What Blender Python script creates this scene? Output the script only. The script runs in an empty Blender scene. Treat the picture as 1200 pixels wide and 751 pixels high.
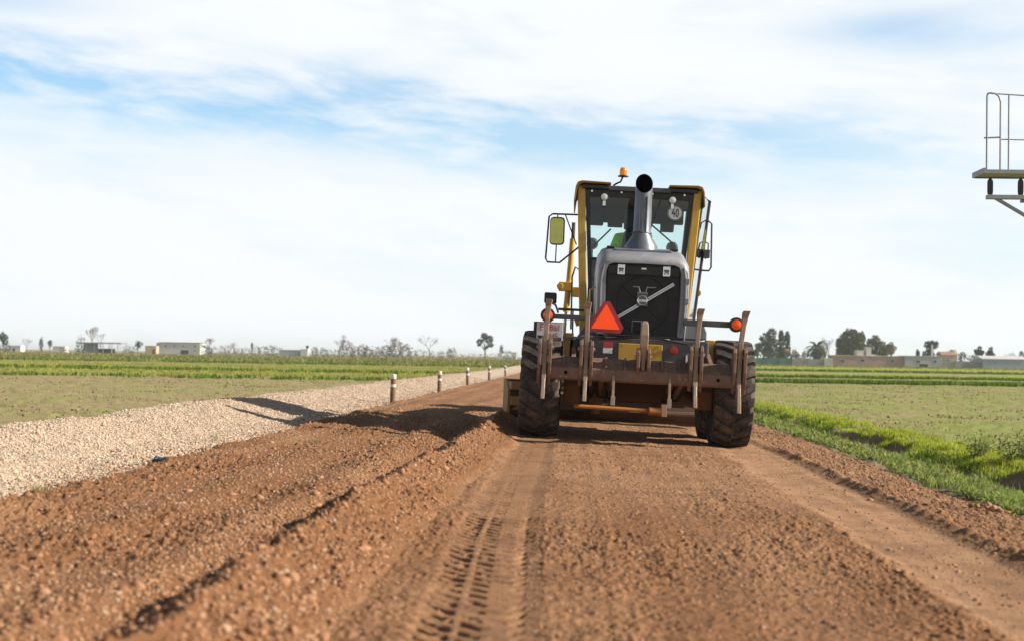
import bpy, bmesh, math, random
import numpy as np
from mathutils import Vector, Matrix
PI = math.pi
R = math.radians
rng = np.random.default_rng(7)
random.seed(7)
SC = bpy.context.scene
SKY_T = (.72, .97, 1.08)
CLOUD_A, CLOUD_B, CLOUD_H = (10.3, 10.8, 11.2), (11.2, 11.4, 11.6), (11.2, 11.5, 11.7)
SKY_S = .05
EXPO = .84
NXR, NST, NCL, NGR = 900, 60000, 55000, 170000
NGA, NWE, FD = 150000, 85000, 1.0
HAZE = .0002
COL = SC.collection

# ------------------------------------------------------------------ camera
F_PX, ROLL = 1667.0, 0.0154
YAW, PITCH = math.atan(72 / F_PX), math.atan(41.7 / F_PX)
CAM = Vector((0, 0, 1.0))
fw = Vector((-math.sin(YAW) * math.cos(PITCH), math.cos(YAW) * math.cos(PITCH), math.sin(PITCH)))
r0 = Vector((math.cos(YAW), math.sin(YAW), 0))
u0 = r0.cross(fw)
rt = r0 * math.cos(ROLL) + u0 * math.sin(ROLL)
up = u0 * math.cos(ROLL) - r0 * math.sin(ROLL)
cd = bpy.data.cameras.new('camera')
cam = bpy.data.objects.new('camera', cd)
COL.objects.link(cam)
m = Matrix((rt, up, -fw)).transposed().to_4x4()
m.translation = CAM
cam.matrix_world = m
cd.sensor_width = 36
cd.lens = 36 * F_PX / 1200
cd.clip_start, cd.clip_end = 0.1, 12000
cd.dof.use_dof = True
cd.dof.focus_distance = 17.6
cd.dof.aperture_fstop = 2.5
SC.camera = cam


def at(px, py, Y):
    d = fw * F_PX + rt * (px - 600) + up * (375.5 - py)
    return CAM + d * (Y / d.y)


# ------------------------------------------------------------------ helpers
def tag(o, label=None, cat=None, group=None, kind=None):
    if label: o['label'] = label
    if cat: o['category'] = cat
    if group: o['group'] = group
    if kind: o['kind'] = kind
    return o


def empty(name, loc=(0, 0, 0), rot=(0, 0, 0), **k):
    o = bpy.data.objects.new(name, None)
    o.empty_display_size = 0.3
    o.location = loc
    o.rotation_euler = rot
    COL.objects.link(o)
    return tag(o, **k)


def link(name, me, mat, parent=None, smooth=False, bevel=0):
    o = bpy.data.objects.new(name, me)
    COL.objects.link(o)
    if mat: me.materials.append(mat)
    if parent: o.parent = parent
    if smooth:
        me.polygons.foreach_set('use_smooth', np.ones(len(me.polygons), bool))
    if bevel:
        b = o.modifiers.new('bevel', 'BEVEL')
        b.width = bevel; b.segments = 2; b.limit_method = 'ANGLE'; b.angle_limit = R(35)
    return o


def np_mesh(name, V, Fc):
    V = np.ascontiguousarray(V, dtype=np.float32).reshape(-1, 3)
    Fc = np.ascontiguousarray(Fc, dtype=np.int32)
    n, k = Fc.shape
    me = bpy.data.meshes.new(name)
    me.vertices.add(len(V)); me.vertices.foreach_set('co', V.ravel())
    me.loops.add(n * k); me.loops.foreach_set('vertex_index', Fc.ravel())
    me.polygons.add(n)
    me.polygons.foreach_set('loop_start', np.arange(0, n * k, k, dtype=np.int32))
    me.update(calc_edges=True)
    return me


class MB:
    def __init__(s): s.v = []; s.f = []

    def add(s, vs, fs):
        b = len(s.v)
        s.v += [tuple(q) for q in vs]
        s.f += [tuple(b + i for i in f) for f in fs]
        return s

    def hexa(s, p):
        return s.add(p, [(0, 3, 2, 1), (4, 5, 6, 7), (0, 1, 5, 4), (1, 2, 6, 5), (2, 3, 7, 6), (3, 0, 4, 7)])

    def box(s, x0, x1, y0, y1, z0, z1, M=None):
        p = [(x0, y0, z0), (x1, y0, z0), (x1, y1, z0), (x0, y1, z0), (x0, y0, z1), (x1, y0, z1), (x1, y1, z1), (x0, y1, z1)]
        if M: p = [M @ Vector(q) for q in p]
        return s.hexa(p)

    def prism(s, poly, a, b, ax='y', M=None):
        n = len(poly)
        if ax == 'y': p = [(q[0], a, q[1]) for q in poly] + [(q[0], b, q[1]) for q in poly]
        elif ax == 'x': p = [(a, q[0], q[1]) for q in poly] + [(b, q[0], q[1]) for q in poly]
        else: p = [(q[0], q[1], a) for q in poly] + [(q[0], q[1], b) for q in poly]
        if M: p = [M @ Vector(q) for q in p]
        return s.add(p, [tuple(range(n)), tuple(range(2 * n - 1, n - 1, -1))] + [(i, i + n, (i + 1) % n + n, (i + 1) % n) for i in range(n)])

    def tube(s, path, r, n=8, closed=False, caps=True, sx=1, sy=1):
        P = [Vector(q) for q in path]; k = len(P)
        rr = r if isinstance(r, (list, tuple)) else [r] * k
        vs = []; prev = None
        for i, q in enumerate(P):
            a = P[(i - 1) % k] if (closed or i > 0) else q
            b = P[(i + 1) % k] if (closed or i < k - 1) else q
            t = (b - a).normalized()
            if prev is None:
                prev = Vector((0, 0, 1)) if abs(t.z) < .9 else Vector((0, 1, 0))
            x = (prev - t * prev.dot(t)).normalized(); prev = x
            y = t.cross(x)
            for j in range(n):
                a2 = 2 * PI * j / n
                vs.append(q + x * (math.cos(a2) * rr[i] * sx) + y * (math.sin(a2) * rr[i] * sy))
        fs = []
        for i in range(k if closed else k - 1):
            i2 = (i + 1) % k
            for j in range(n):
                fs.append((i * n + j, i * n + (j + 1) % n, i2 * n + (j + 1) % n, i2 * n + j))
        if caps and not closed:
            fs.append(tuple(range(n - 1, -1, -1))); fs.append(tuple((k - 1) * n + j for j in range(n)))
        return s.add(vs, fs)

    def lathe(s, prof, c=(0, 0, 0), ax='x', n=32):
        vs = []; k = len(prof)
        for r, h in prof:
            for j in range(n):
                a = 2 * PI * j / n
                q = (h, r * math.cos(a), r * math.sin(a))
                if ax == 'y': q = (q[1], q[0], q[2])
                if ax == 'z': q = (q[1], q[2], q[0])
                vs.append((q[0] + c[0], q[1] + c[1], q[2] + c[2]))
        fs = [(i * n + j, i * n + (j + 1) % n, (i + 1) * n + (j + 1) % n, (i + 1) * n + j) for i in range(k - 1) for j in range(n)]
        return s.add(vs, fs)

    def build(s, name, mat, parent=None, smooth=False, bevel=0, fix=True):
        me = bpy.data.meshes.new(name)
        me.from_pydata(s.v, [], s.f)
        if fix:
            bm = bmesh.new(); bm.from_mesh(me)
            bmesh.ops.recalc_face_normals(bm, faces=bm.faces)
            bm.to_mesh(me); bm.free()
        me.update()
        o = link(name, me, mat, parent, False, bevel)
        if smooth:
            me.polygons.foreach_set('use_smooth', np.ones(len(me.polygons), bool))
            me.set_sharp_from_angle(angle=R(40))
        return o


def bx(name, mat, parent, x0, x1, y0, y1, z0, z1, bevel=0.006):
    return MB().box(x0, x1, y0, y1, z0, z1).build(name, mat, parent, bevel=bevel)


def copy_tree(o, parent=None):
    c = o.copy(); COL.objects.link(c); c.parent = parent
    for ch in list(o.children): copy_tree(ch, c)
    return c


# ------------------------------------------------------------------ numpy noise
_perm = rng.permutation(512)
_perm = np.concatenate([_perm, _perm, _perm])
_ga = rng.uniform(0, 2 * PI, 512)
_gx, _gy = np.cos(_ga), np.sin(_ga)


def noise(x, y):
    x = np.asarray(x, float); y = np.asarray(y, float)
    xi = np.floor(x).astype(int); yi = np.floor(y).astype(int)
    xf = x - xi; yf = y - yi
    u = xf * xf * xf * (xf * (xf * 6 - 15) + 10); v = yf * yf * yf * (yf * (yf * 6 - 15) + 10)

    def g(a, b, dx, dy):
        h = _perm[(_perm[a & 511] + (b & 511))] & 511
        return _gx[h] * dx + _gy[h] * dy
    n00 = g(xi, yi, xf, yf); n10 = g(xi + 1, yi, xf - 1, yf)
    n01 = g(xi, yi + 1, xf, yf - 1); n11 = g(xi + 1, yi + 1, xf - 1, yf - 1)
    return ((n00 * (1 - u) + n10 * u) * (1 - v) + (n01 * (1 - u) + n11 * u) * v) * 1.5


def fbm(x, y, o=4, s=0.0):
    t = 0; a = 1
    for i in range(o):
        t = t + a * noise(x * 2 ** i + 13.7 * i + s, y * 2 ** i + 7.3 * i - s); a *= .5
    return t


def sst(a, b, x):
    t = np.clip((x - a) / (b - a), 0, 1); return t * t * (3 - 2 * t)


# ------------------------------------------------------------------ materials
class NT:
    def __init__(s, nt): s.t = nt; s.N = nt.nodes; s.L = nt.links

    def n(s, ty, **k):
        nd = s.N.new(ty)
        for a, b in k.items():
            if a.startswith('i_'):
                key = a[2:]
                key = int(key) if key.isdigit() else key.replace('_', ' ')
                if hasattr(b, 'links') or isinstance(b, bpy.types.NodeSocket): s.L.new(b, nd.inputs[key])
                else: nd.inputs[key].default_value = b
            else: setattr(nd, a, b)
        return nd

    def math(s, op, a, b=0.0, c=None, clamp=False):
        nd = s.N.new('ShaderNodeMath'); nd.operation = op; nd.use_clamp = clamp
        for i, v in enumerate((a, b) if c is None else (a, b, c)):
            if isinstance(v, bpy.types.NodeSocket): s.L.new(v, nd.inputs[i])
            else: nd.inputs[i].default_value = v
        return nd.outputs[0]

    def mix(s, f, a, b, bt='MIX'):
        nd = s.N.new('ShaderNodeMix'); nd.data_type = 'RGBA'; nd.blend_type = bt
        for i, v in ((0, f), (6, a), (7, b)):
            if isinstance(v, bpy.types.NodeSocket): s.L.new(v, nd.inputs[i])
            else: nd.inputs[i].default_value = v if i == 0 else (tuple(v) + (1,))[:4]
        return nd.outputs[2]

    def ramp(s, f, st, interp='LINEAR'):
        nd = s.N.new('ShaderNodeValToRGB'); s.L.new(f, nd.inputs[0])
        cr = nd.color_ramp; cr.interpolation = interp
        while len(cr.elements) < len(st): cr.elements.new(.5)
        for e, (p, c) in zip(cr.elements, st):
            e.position = p; e.color = (c, c, c, 1) if isinstance(c, (int, float)) else tuple(c) + (1,)
        return nd.outputs[0]

    def noise(s, vec, scale, detail=3, rough=.55, dist=0.0):
        nd = s.n('ShaderNodeTexNoise'); s.L.new(vec, nd.inputs['Vector'])
        nd.inputs['Scale'].default_value = scale; nd.inputs['Detail'].default_value = detail
        nd.inputs['Roughness'].default_value = rough; nd.inputs['Distortion'].default_value = dist
        return nd.outputs[0]


def newmat(name):
    mt = bpy.data.materials.new(name); mt.use_nodes = True
    T = NT(mt.node_tree); b = T.N['Principled BSDF']
    return mt, T, b


def paint(name, c, rough=.45, metal=0.0, dirt=.3, dcol=(.26, .17, .11), var=.12, bump=.1, scale=6, spec=.5, chips=0, chipcol=(.3, .29, .28)):
    mt, T, b = newmat(name)
    co = T.n('ShaderNodeTexCoord').outputs['Object']
    n1 = T.noise(co, scale, 6, .65)
    n2 = T.noise(co, scale * 7, 4, .6)
    c2 = tuple(x * (1 - var * 2) for x in c)
    col = T.mix(T.ramp(n1, [(.3, 0), (.7, 1)]), c2, c)
    if dirt:
        d = T.math('MULTIPLY', T.ramp(T.math('ADD', T.math('MULTIPLY', n1, .6), T.math('MULTIPLY', n2, .4)), [(.42, 0), (.68, 1)]), dirt, clamp=True)
        col = T.mix(d, col, dcol)
    if chips:
        n3 = T.noise(co, scale * 3.3, 8, .7)
        col = T.mix(T.ramp(n3, [(.58, 0), (.63, chips)]), col, chipcol)
    T.L.new(col, b.inputs['Base Color'])
    T.L.new(T.math('ADD', T.math('MULTIPLY', n2, .25), rough - .12, clamp=True), b.inputs['Roughness'])
    b.inputs['Metallic'].default_value = metal
    b.inputs['Specular IOR Level'].default_value = spec
    if bump:
        bp = T.n('ShaderNodeBump', i_Strength=bump, i_Distance=.01, i_Height=n2)
        T.L.new(bp.outputs[0], b.inputs['Normal'])
    return mt


def flat(name, c, rough=.5, metal=0, emit=None, es=0):
    mt, T, b = newmat(name)
    co = T.n('ShaderNodeTexCoord').outputs['Object']
    n1 = T.noise(co, 25, 3)
    T.L.new(T.mix(n1, tuple(x * .85 for x in c), c), b.inputs['Base Color'])
    b.inputs['Roughness'].default_value = rough; b.inputs['Metallic'].default_value = metal
    if emit:
        b.inputs['Emission Color'].default_value = emit + (1,); b.inputs['Emission Strength'].default_value = es
    return mt


def glassmat(name, tint=(.8, .93, .92), refl=.09):
    mt, T, b = newmat(name)
    T.N.remove(b)
    tr = T.n('ShaderNodeBsdfTransparent'); tr.inputs[0].default_value = tint + (1,)
    gl = T.n('ShaderNodeBsdfGlossy'); gl.inputs['Roughness'].default_value = .02
    fr = T.n('ShaderNodeFresnel', i_IOR=1.35)
    mx = T.n('ShaderNodeMixShader')
    T.L.new(T.math('ADD', fr.outputs[0], refl * .3, clamp=True), mx.inputs[0]); T.L.new(tr.outputs[0], mx.inputs[1]); T.L.new(gl.outputs[0], mx.inputs[2])
    T.L.new(mx.outputs[0], T.N['Material Output'].inputs[0])
    return mt


def leafmat(name, c1, c2, trans=.35, c3=None):
    mt, T, b = newmat(name)
    T.N.remove(b)
    g = T.n('ShaderNodeNewGeometry')
    st = [(0, c1), (1, c2)] if c3 is None else [(0, c1), (.85, c2), (.93, c3)]
    co = T.n('ShaderNodeTexCoord').outputs['Object']
    col = T.ramp(g.outputs['Random Per Island'], st)
    col = T.mix(T.ramp(T.noise(co, .8, 3), [(.35, .0), (.65, .5)]), col, tuple(x * .6 for x in c2))
    d = T.n('ShaderNodeBsdfDiffuse'); T.L.new(col, d.inputs[0])
    t = T.n('ShaderNodeBsdfTranslucent'); T.L.new(col, t.inputs[0])
    mx = T.n('ShaderNodeMixShader', i_0=trans)
    T.L.new(d.outputs[0], mx.inputs[1]); T.L.new(t.outputs[0], mx.inputs[2])
    T.L.new(mx.outputs[0], T.N['Material Output'].inputs[0])
    return mt


def stonemat(name, stops, rough=.9):
    mt, T, b = newmat(name)
    g = T.n('ShaderNodeNewGeometry')
    co = T.n('ShaderNodeTexCoord').outputs['Object']
    col = T.ramp(g.outputs['Random Per Island'], stops)
    col = T.mix(T.math('MULTIPLY', T.noise(co, 60, 2), .3), col, (.12, .08, .05))
    T.L.new(col, b.inputs['Base Color']); b.inputs['Roughness'].default_value = rough
    b.inputs['Specular IOR Level'].default_value = .2
    return mt


# ------------------------------------------------------------------ world, sun, view
SUN_EL, SUN_AZ = R(29.0), R(4)     # light comes from +X, square to the road
ldir = Vector((-math.cos(SUN_EL) * math.cos(SUN_AZ), math.cos(SUN_EL) * math.sin(SUN_AZ), -math.sin(SUN_EL)))
sd = bpy.data.lights.new('sun', 'SUN'); sd.energy = 5.0; sd.angle = R(.6); sd.color = (1, .93, .82)
so = bpy.data.objects.new('sun', sd); COL.objects.link(so)
so.rotation_euler = ldir.to_track_quat('-Z', 'Y').to_euler()

W = bpy.data.worlds.new('World'); SC.world = W; W.use_nodes = True
T = NT(W.node_tree)
bg = T.N['Background']
sky = T.n('ShaderNodeTexSky'); sky.sky_type = 'NISHITA'; sky.sun_disc = False
sky.sun_elevation = SUN_EL; sky.sun_rotation = R(90) + SUN_AZ
sky.air_density = 1.0; sky.dust_density = .6; sky.ozone_density = 1.5
tc = T.n('ShaderNodeTexCoord').outputs['Generated']
sx = T.n('ShaderNodeSeparateXYZ'); T.L.new(tc, sx.inputs[0])
el = T.math('ARCSINE', sx.outputs[2])
az = T.math('ARCTAN2', sx.outputs[0], sx.outputs[1])
cv = T.n('ShaderNodeCombineXYZ'); T.L.new(T.math('MULTIPLY', az, 1.0), cv.inputs[0]); T.L.new(T.math('MULTIPLY', T.math('ADD', el, T.math('MULTIPLY', az, .08)), 4.2), cv.inputs[1])
cv = cv.outputs[0]
nA = T.noise(cv, 3.2, 8, .55, .3)
nB = T.noise(cv, 9.0, 8, .6, .2)
nC = T.noise(cv, 1.3, 3, .5)
nw = T.math('ADD', T.math('MULTIPLY', nA, .65), T.math('MULTIPLY', nB, .35))
# the clear lane between the two cloud sheets
lane = T.math('ADD', T.math('ADD', el, -.150), T.math('MULTIPLY', az, .075))
lane = T.math('ADD', lane, T.math('MULTIPLY', T.math('ADD', nA, -.5), .11))
lane = T.math('ADD', lane, T.math('MULTIPLY', T.math('ADD', nB, -.5), .035))
lw = T.ramp(T.math('ADD', az, .5), [(.0, .040), (.12, .040), (.30, .032), (.5, .028), (.8, .028), (1, .02)])
q = T.math('DIVIDE', lane, lw)
q = T.math('POWER', 2.718, T.math('MULTIPLY', T.math('POWER', T.math('ABSOLUTE', q), 2.4), -1.0))
ls = T.ramp(T.math('ADD', az, .5), [(.0, .88), (.16, .88), (.28, .86), (.42, .75), (.62, .72), (.76, .4), (1, .15)])
q = T.math('MULTIPLY', q, ls)
q = T.math('MULTIPLY', q, T.ramp(nB, [(.43, 1.0), (.60, .35)]))
# a small clear patch high on the right
p1 = T.math('DIVIDE', T.math('ADD', az, -.26), .10); p2 = T.math('DIVIDE', T.math('ADD', el, -.222), .016)
pp = T.math('POWER', 2.718, T.math('MULTIPLY', T.math('ADD', T.math('MULTIPLY', p1, p1), T.math('MULTIPLY', p2, p2)), -1.0))
q = T.math('MAXIMUM', q, T.math('MULTIPLY', pp, T.ramp(nA, [(.4, .75), (.62, .1)])))
p1 = T.math('DIVIDE', T.math('ADD', az, .40), .07); p2 = T.math('DIVIDE', T.math('ADD', el, -.228), .012)
pp = T.math('POWER', 2.718, T.math('MULTIPLY', T.math('ADD', T.math('MULTIPLY', p1, p1), T.math('MULTIPLY', p2, p2)), -1.0))
q = T.math('MAXIMUM', q, T.math('MULTIPLY', pp, .45))
# faint thin places everywhere, open sky higher up
q = T.math('MAXIMUM', q, T.ramp(nw, [(.32, .34), (.50, .0)]))
q = T.math('MULTIPLY', q, .97)
hi = T.math('MULTIPLY', T.ramp(el, [(.25, 0), (.42, 1)]), T.ramp(nC, [(.3, 1), (.65, .82)]))
q = T.math('MAXIMUM', q, hi)
skc = T.mix(1.0, sky.outputs[0], (SKY_T[0], SKY_T[1], SKY_T[2]), 'MULTIPLY')
skf = T.ramp(el, [(.0, 1.0), (.24, 1.0), (.42, .32)])
skc = T.mix(1.0, skc, T.mix(1.0, skf, (1.95, 1.95, 1.95), 'MULTIPLY'), 'MULTIPLY')
cl = T.mix(T.ramp(nw, [(.35, 0), (.7, 1)]), CLOUD_A, CLOUD_B)
low = T.ramp(el, [(0, 1), (.07, .0)])
cl = T.mix(T.math('MULTIPLY', low, .35), cl, CLOUD_H)
out = T.mix(T.math('SUBTRACT', 1.0, q, clamp=True), skc, cl)
T.L.new(out, bg.inputs[0]); bg.inputs[1].default_value = SKY_S
vs = SC.view_settings
SC.display_settings.display_device = 'sRGB'
vs.view_transform = 'Standard'; vs.look = 'None'; vs.gamma = 1; vs.use_curve_mapping = False
vs.exposure = EXPO
cy = SC.cycles
cy.max_bounces = 8; cy.transparent_max_bounces = 16; cy.diffuse_bounces = 3; cy.glossy_bounces = 3
cy.caustics_reflective = False; cy.caustics_refractive = False
cy.use_denoising = True
cy.sample_clamp_indirect = 8

# ------------------------------------------------------------------ terrain
FZ = -0.35
cx_ = np.array([-9, -7.2, -6.3, -5.7, -5.1, -4.8, -4.4, -3.95, -3.5, -2.9, 2.4, 2.9, 3.3, 3.8, 4.12, 4.34, 4.46, 4.62, 4.9, 5.3, 5.7, 6.2, 8])
cz_ = np.array([-.9, -.7, -.42, -.05, .30, .31, .22, .105, .065, .12, -.06, -.09, -.13, -.20, -.28, -.35, -.25, -.19, -.12, -.13, -.36, -.5, -.9])


def bleft(Y): return -3.26 - .16 * sst(12, 24, Y) + noise(Y * .9, Y * 0 + 3.3) * .07 + noise(Y * 4, Y * 0 + 9.3) * .03
def bright(Y): return 3.18 + .12 * sst(12, 18, Y) + noise(Y * .8, Y * 0 + 5.3) * .08 + noise(Y * 3.7, Y * 0 + 1.3) * .03


TRX = -.42


def hollow(Y): return sst(.1, .35, noise(Y * .55, Y * 0 + 61.5))


def terrain(X, Y, fine=True):
    z = np.interp(X, cx_, cz_) - .0022 * np.clip(Y - 20, 0, 60)
    bl, br = bleft(Y), bright(Y)
    dry = np.zeros_like(X)
    isroad = sst(-.06, .06, X - bl) * sst(-.06, .06, br - X)
    isgrav = 1 - sst(-.05, .05, X - bl)
    # low frequency undulation
    z = z + .022 * fbm(X * .5, Y * .35, 3) * (1 - .4 * isroad)
    # ---- windrow
    wl = (1 - sst(20.2, 22.0, Y)) * sst(-12, -4, Y + 0)
    xc = -1.19 + .06 * noise(Y * .5, Y * 0 + .5) + .035 * noise(Y * 1.7, Y * 0 + 2.5) + .20 * np.clip((Y - 7) / 7, 0, 1)
    hw = (.172 + .03 * noise(Y * .7, Y * 0 + 8.1) + .035 * noise(Y * 2.4, Y * 0 + 4.1)) * wl
    d = X - xc
    prof = np.where(d > 0, 1 - d / (.37 + .06 * noise(Y * 1.3, Y * 0 + 6.1)), 1 + d / .31)
    prof = np.clip(prof, 0, 1)
    prof = prof * .82 + .18 * prof ** 2
    wr = hw * prof
    wmask = sst(0, .25, prof) * wl
    z = z + wr
    # ---- left loose strip: shallow furrows along the road
    z = z - .035 * np.exp(-((X - xc + .40) / .12) ** 2) * wl
    left = sst(-.05, .15, (xc - .25) - X) * isroad * (1 - sst(21, 24, Y) * .5)
    z = z + left * (.016 * np.sin((X + .12 * noise(Y * .3, X * .5)) * 2 * PI / .62) + .012 * noise(X * 3.2, Y * .35))
    edge = np.exp(-((X - bl - .13) / .12) ** 2) * (.045 + .03 * noise(Y * 1.5, Y * 0 + 12)) * sst(-2, 3, Y)
    z = z + edge * isroad
    # ---- right: compacted wheel path and pushed-up edge
    pale = sst(1.62, 1.80, X + .06 * noise(Y * .8, X * 2)) * (1 - sst(2.30, 2.42, X))
    pl = pale * (1 - sst(30, 40, Y))
    z = z - .022 * pl
    rx = 2.47 + .03 * noise(Y * .6, Y * 0 + 31)
    rph = (Y / .27 + .6 * noise(Y * .5, Y * 0 + 3)) % 1.0
    rd = np.exp(-(((X - rx) / .05)) ** 2) * (.022 + .025 * np.clip(noise(Y * 2.1, Y * 0 + 17) + .3, 0, 1)) * (.45 + .75 * sst(.1, .5, np.abs(rph - .5) * 2))
    rd = rd * (1 - sst(16.5, 18, Y))
    z = z + rd
    rr = sst(2.5, 2.6, X) * isroad
    # ---- tyre print by the camera, running to the left rear wheel
    tm = (1 - sst(.13, .28, np.abs(X - (TRX + .10 * sst(9, 4, Y))))) * (1 - sst(16.8, 17.6, Y))
    xt = X - (TRX + .10 * sst(9, 4, Y))
    z = z - tm * .010
    fade = (1 - sst(7.5, 10.5, Y)) * .9 + .18 + .35 * np.exp(-((Y - 9.0) / .8) ** 2)
    brk = sst(-.35, .15, noise(Y * .8, Y * 0 + 44) + noise(X * 3, Y * 2.2) * .5)
    fade = fade * (.25 + .75 * brk)

    def bars(a, b, ph, sl, duty=.42, P=.150):
        w = sst(a, a + .02, xt) * (1 - sst(b - .02, b, xt))
        f = ((Y + sl * xt) / P + ph + .22 * noise(Y * 1.3, Y * 0 + 71) + .10 * noise(X * 9, Y * 6)) % 1.0
        return w * sst(.0, .16, f) * (1 - sst(duty, duty + .16, f))
    pr = bars(-.225, -.09, 0.0, 1.0) + bars(-.075, .02, .15, .9) + .55 * bars(.11, .18, .45, -1.2, .42) + .22 * bars(-.30, .26, .1, .5, .5)
    pr = pr * (1 - sst(16.5, 17.5, Y))
    z = z - .036 * pr * fade * np.clip(.75 + .8 * noise(X * 14, Y * 9) + .5 * noise(X * 30, Y * 30), 0, 1.3)
    # squeezed lip beside the print
    z = z + .004 * np.exp(-((np.abs(xt) - .25) / .04) ** 2) * (1 - sst(16, 17.5, Y)) * (.5 + noise(X, Y * 2))
    # faint older scrape lines along the graded bed
    bed = isroad * (1 - left) * (1 - wmask) * (1 - tm)
    z = z + bed * (.006 * noise(X * 7, Y * .25) + .005 * noise(X * 2.5, Y * 1.2))
    # ---- clods and grit
    if fine:
        def cl(s, th, sd):
            return np.clip(noise(X / s + sd, Y / s - sd) - th, 0, 1)
        patch = sst(-.25, .45, noise(X * 1.1 + 5, Y * .45) + .35 * noise(X * 4, Y * 2))
        rough = .35 + .65 * patch
        k_w = wmask * (.72 + .3 * noise(X * 2, Y * 1.1))
        p2_ = sst(-.3, .4, noise(X * 1.5 + 31, Y * .5) + .4 * noise(X * 4 + 7, Y * 3))
        k_l = left * (.22 + .62 * p2_)
        k_b = bed * (.16 + .42 * rough * (1 - .72 * sst(7, 13, Y))) * (1 - .8 * pl)
        k_r = rr * .55
        k = np.maximum.reduce([k_w, k_l, k_b, k_r]) * (1 - .5 * tm)
        c = .022 * cl(.13, .28, 3) + .036 * cl(.075, .2, 9) + .038 * cl(.040, .08, 21) + .030 * cl(.022, 0, 40)
        z = z + k * c
        z = z - bed * (1 - pl) * .035 * cl(.10, .38, 60) * rough
        z = z + isgrav * (.012 * cl(.05, .0, 70) + .01 * noise(X * 9, Y * 9))
        z = z + isgrav * .03 * fbm(X * 1.4, Y * .9, 3)
        vg = 1 - sst(-.05, .05, br - X)
        z = z + vg * (.05 * noise(X * 3, Y * 1.6) + .02 * noise(X * 11, Y * 9))
        # scoured hollows under the grass bank
        z = z - vg * .14 * np.exp(-((X - 4.45) / .17) ** 2) * hollow(Y)
    dry = np.clip(pl * .72 + tm * .5 + bed * (.30 + .30 * sst(7, 13, Y) + .3 * noise(X * 1.3, Y * .5)) + rr * .12 + left * (.12 + .4 * noise(X * 3, Y * .3) + .2 * noise(X * .8, Y * .9)), 0, 1) * (1 - wmask)
    return z, dry


def gz(x, y):
    if -6.0 < x < 5.45:
        return float(terrain(np.array([float(x)]), np.array([float(y)]))[0][0])
    return FZ


# rows: dense where the picture sees them
ypx = np.concatenate([np.arange(300, 60, -.42), np.arange(60, 20, -.33), np.arange(20, 3.2, -.25)])
rowsY = 1422 * 1.0 / ypx
rowsY = np.concatenate([[-60, -40, -25, -15, -9, -5, -2, 0, 1], np.arange(1.5, 4.2, .04), np.arange(4.2, rowsY[0], .02), rowsY])


def strip(name, fa, fb, nx, mat, kind='structure', rows=rowsY, wgt=None):
    t = np.linspace(0, 1, nx)
    if wgt is not None: t = wgt(t)
    Y = np.repeat(rows[:, None], nx, 1)
    A, B = fa(rows)[:, None], fb(rows)[:, None]
    X = A + (B - A) * t[None, :]
    z, dry = terrain(X, Y)
    V = np.stack([X, Y, z], -1).reshape(-1, 3)
    nr = len(rows)
    i = np.arange(nr - 1)[:, None] * nx + np.arange(nx - 1)[None, :]
    i = i.ravel()
    Fc = np.stack([i, i + 1, i + nx + 1, i + nx], -1)
    me = np_mesh(name, V, Fc)
    at_ = me.attributes.new('dry', 'FLOAT', 'POINT')
    at_.data.foreach_set('value', dry.ravel().astype(np.float32))
    o = link(name, me, mat, smooth=True)
    return tag(o, kind=kind)


def dirtmat():
    mt, T, b = newmat('dirt')
    co = T.n('ShaderNodeTexCoord').outputs['Object']
    a = T.n('ShaderNodeAttribute', attribute_name='dry').outputs['Fac']
    mp = T.n('ShaderNodeMapping'); T.L.new(co, mp.inputs[0]); mp.inputs['Scale'].default_value = (1, .35, 1)
    n1 = T.noise(mp.outputs[0], 1.6, 5, .6)
    n2 = T.noise(co, 14, 6, .7)
    n3 = T.noise(co, 70, 4, .7)
    moist = T.mix(n2, D_M1, D_M2)
    dryc = T.mix(n2, D_D1, D_D2)
    f = T.math('ADD', a, T.math('MULTIPLY', T.math('ADD', n1, -.5), .55), clamp=True)
    col = T.mix(f, moist, dryc)
    v = T.n('ShaderNodeTexVoronoi', i_Scale=55.0, i_Randomness=1.0); T.L.new(co, v.inputs['Vector'])
    sp = T.math('MULTIPLY', T.math('LESS_THAN', v.outputs['Distance'], .22), T.math('GREATER_THAN', T.n('ShaderNodeSeparateColor', i_0=v.outputs['Color']).outputs[0], .86))
    col = T.mix(T.math('MULTIPLY', sp, .5), col, (.40, .30, .21))
    col = T.mix(T.ramp(n3, [(.35, .55), (.58, 0)]), col, (.10, .048, .026))
    col = T.mix(T.ramp(T.noise(co, 2.3, 6, .7), [(.40, .45), (.55, 0)]), col, (.15, .075, .042))
    T.L.new(col, b.inputs['Base Color'])
    b.inputs['Roughness'].default_value = .95; b.inputs['Specular IOR Level'].default_value = .12
    bp = T.n('ShaderNodeBump', i_Strength=.8, i_Distance=.02, i_Height=T.math('ADD', T.math('MULTIPLY', n2, .5), T.math('MULTIPLY', n3, .5)))
    T.L.new(bp.outputs[0], b.inputs['Normal'])
    return mt


D_M1, D_M2 = (.11, .048, .021), (.31, .145, .063)
D_D1, D_D2 = (.29, .155, .079), (.51, .305, .170)
M_dirt = dirtmat()

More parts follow.
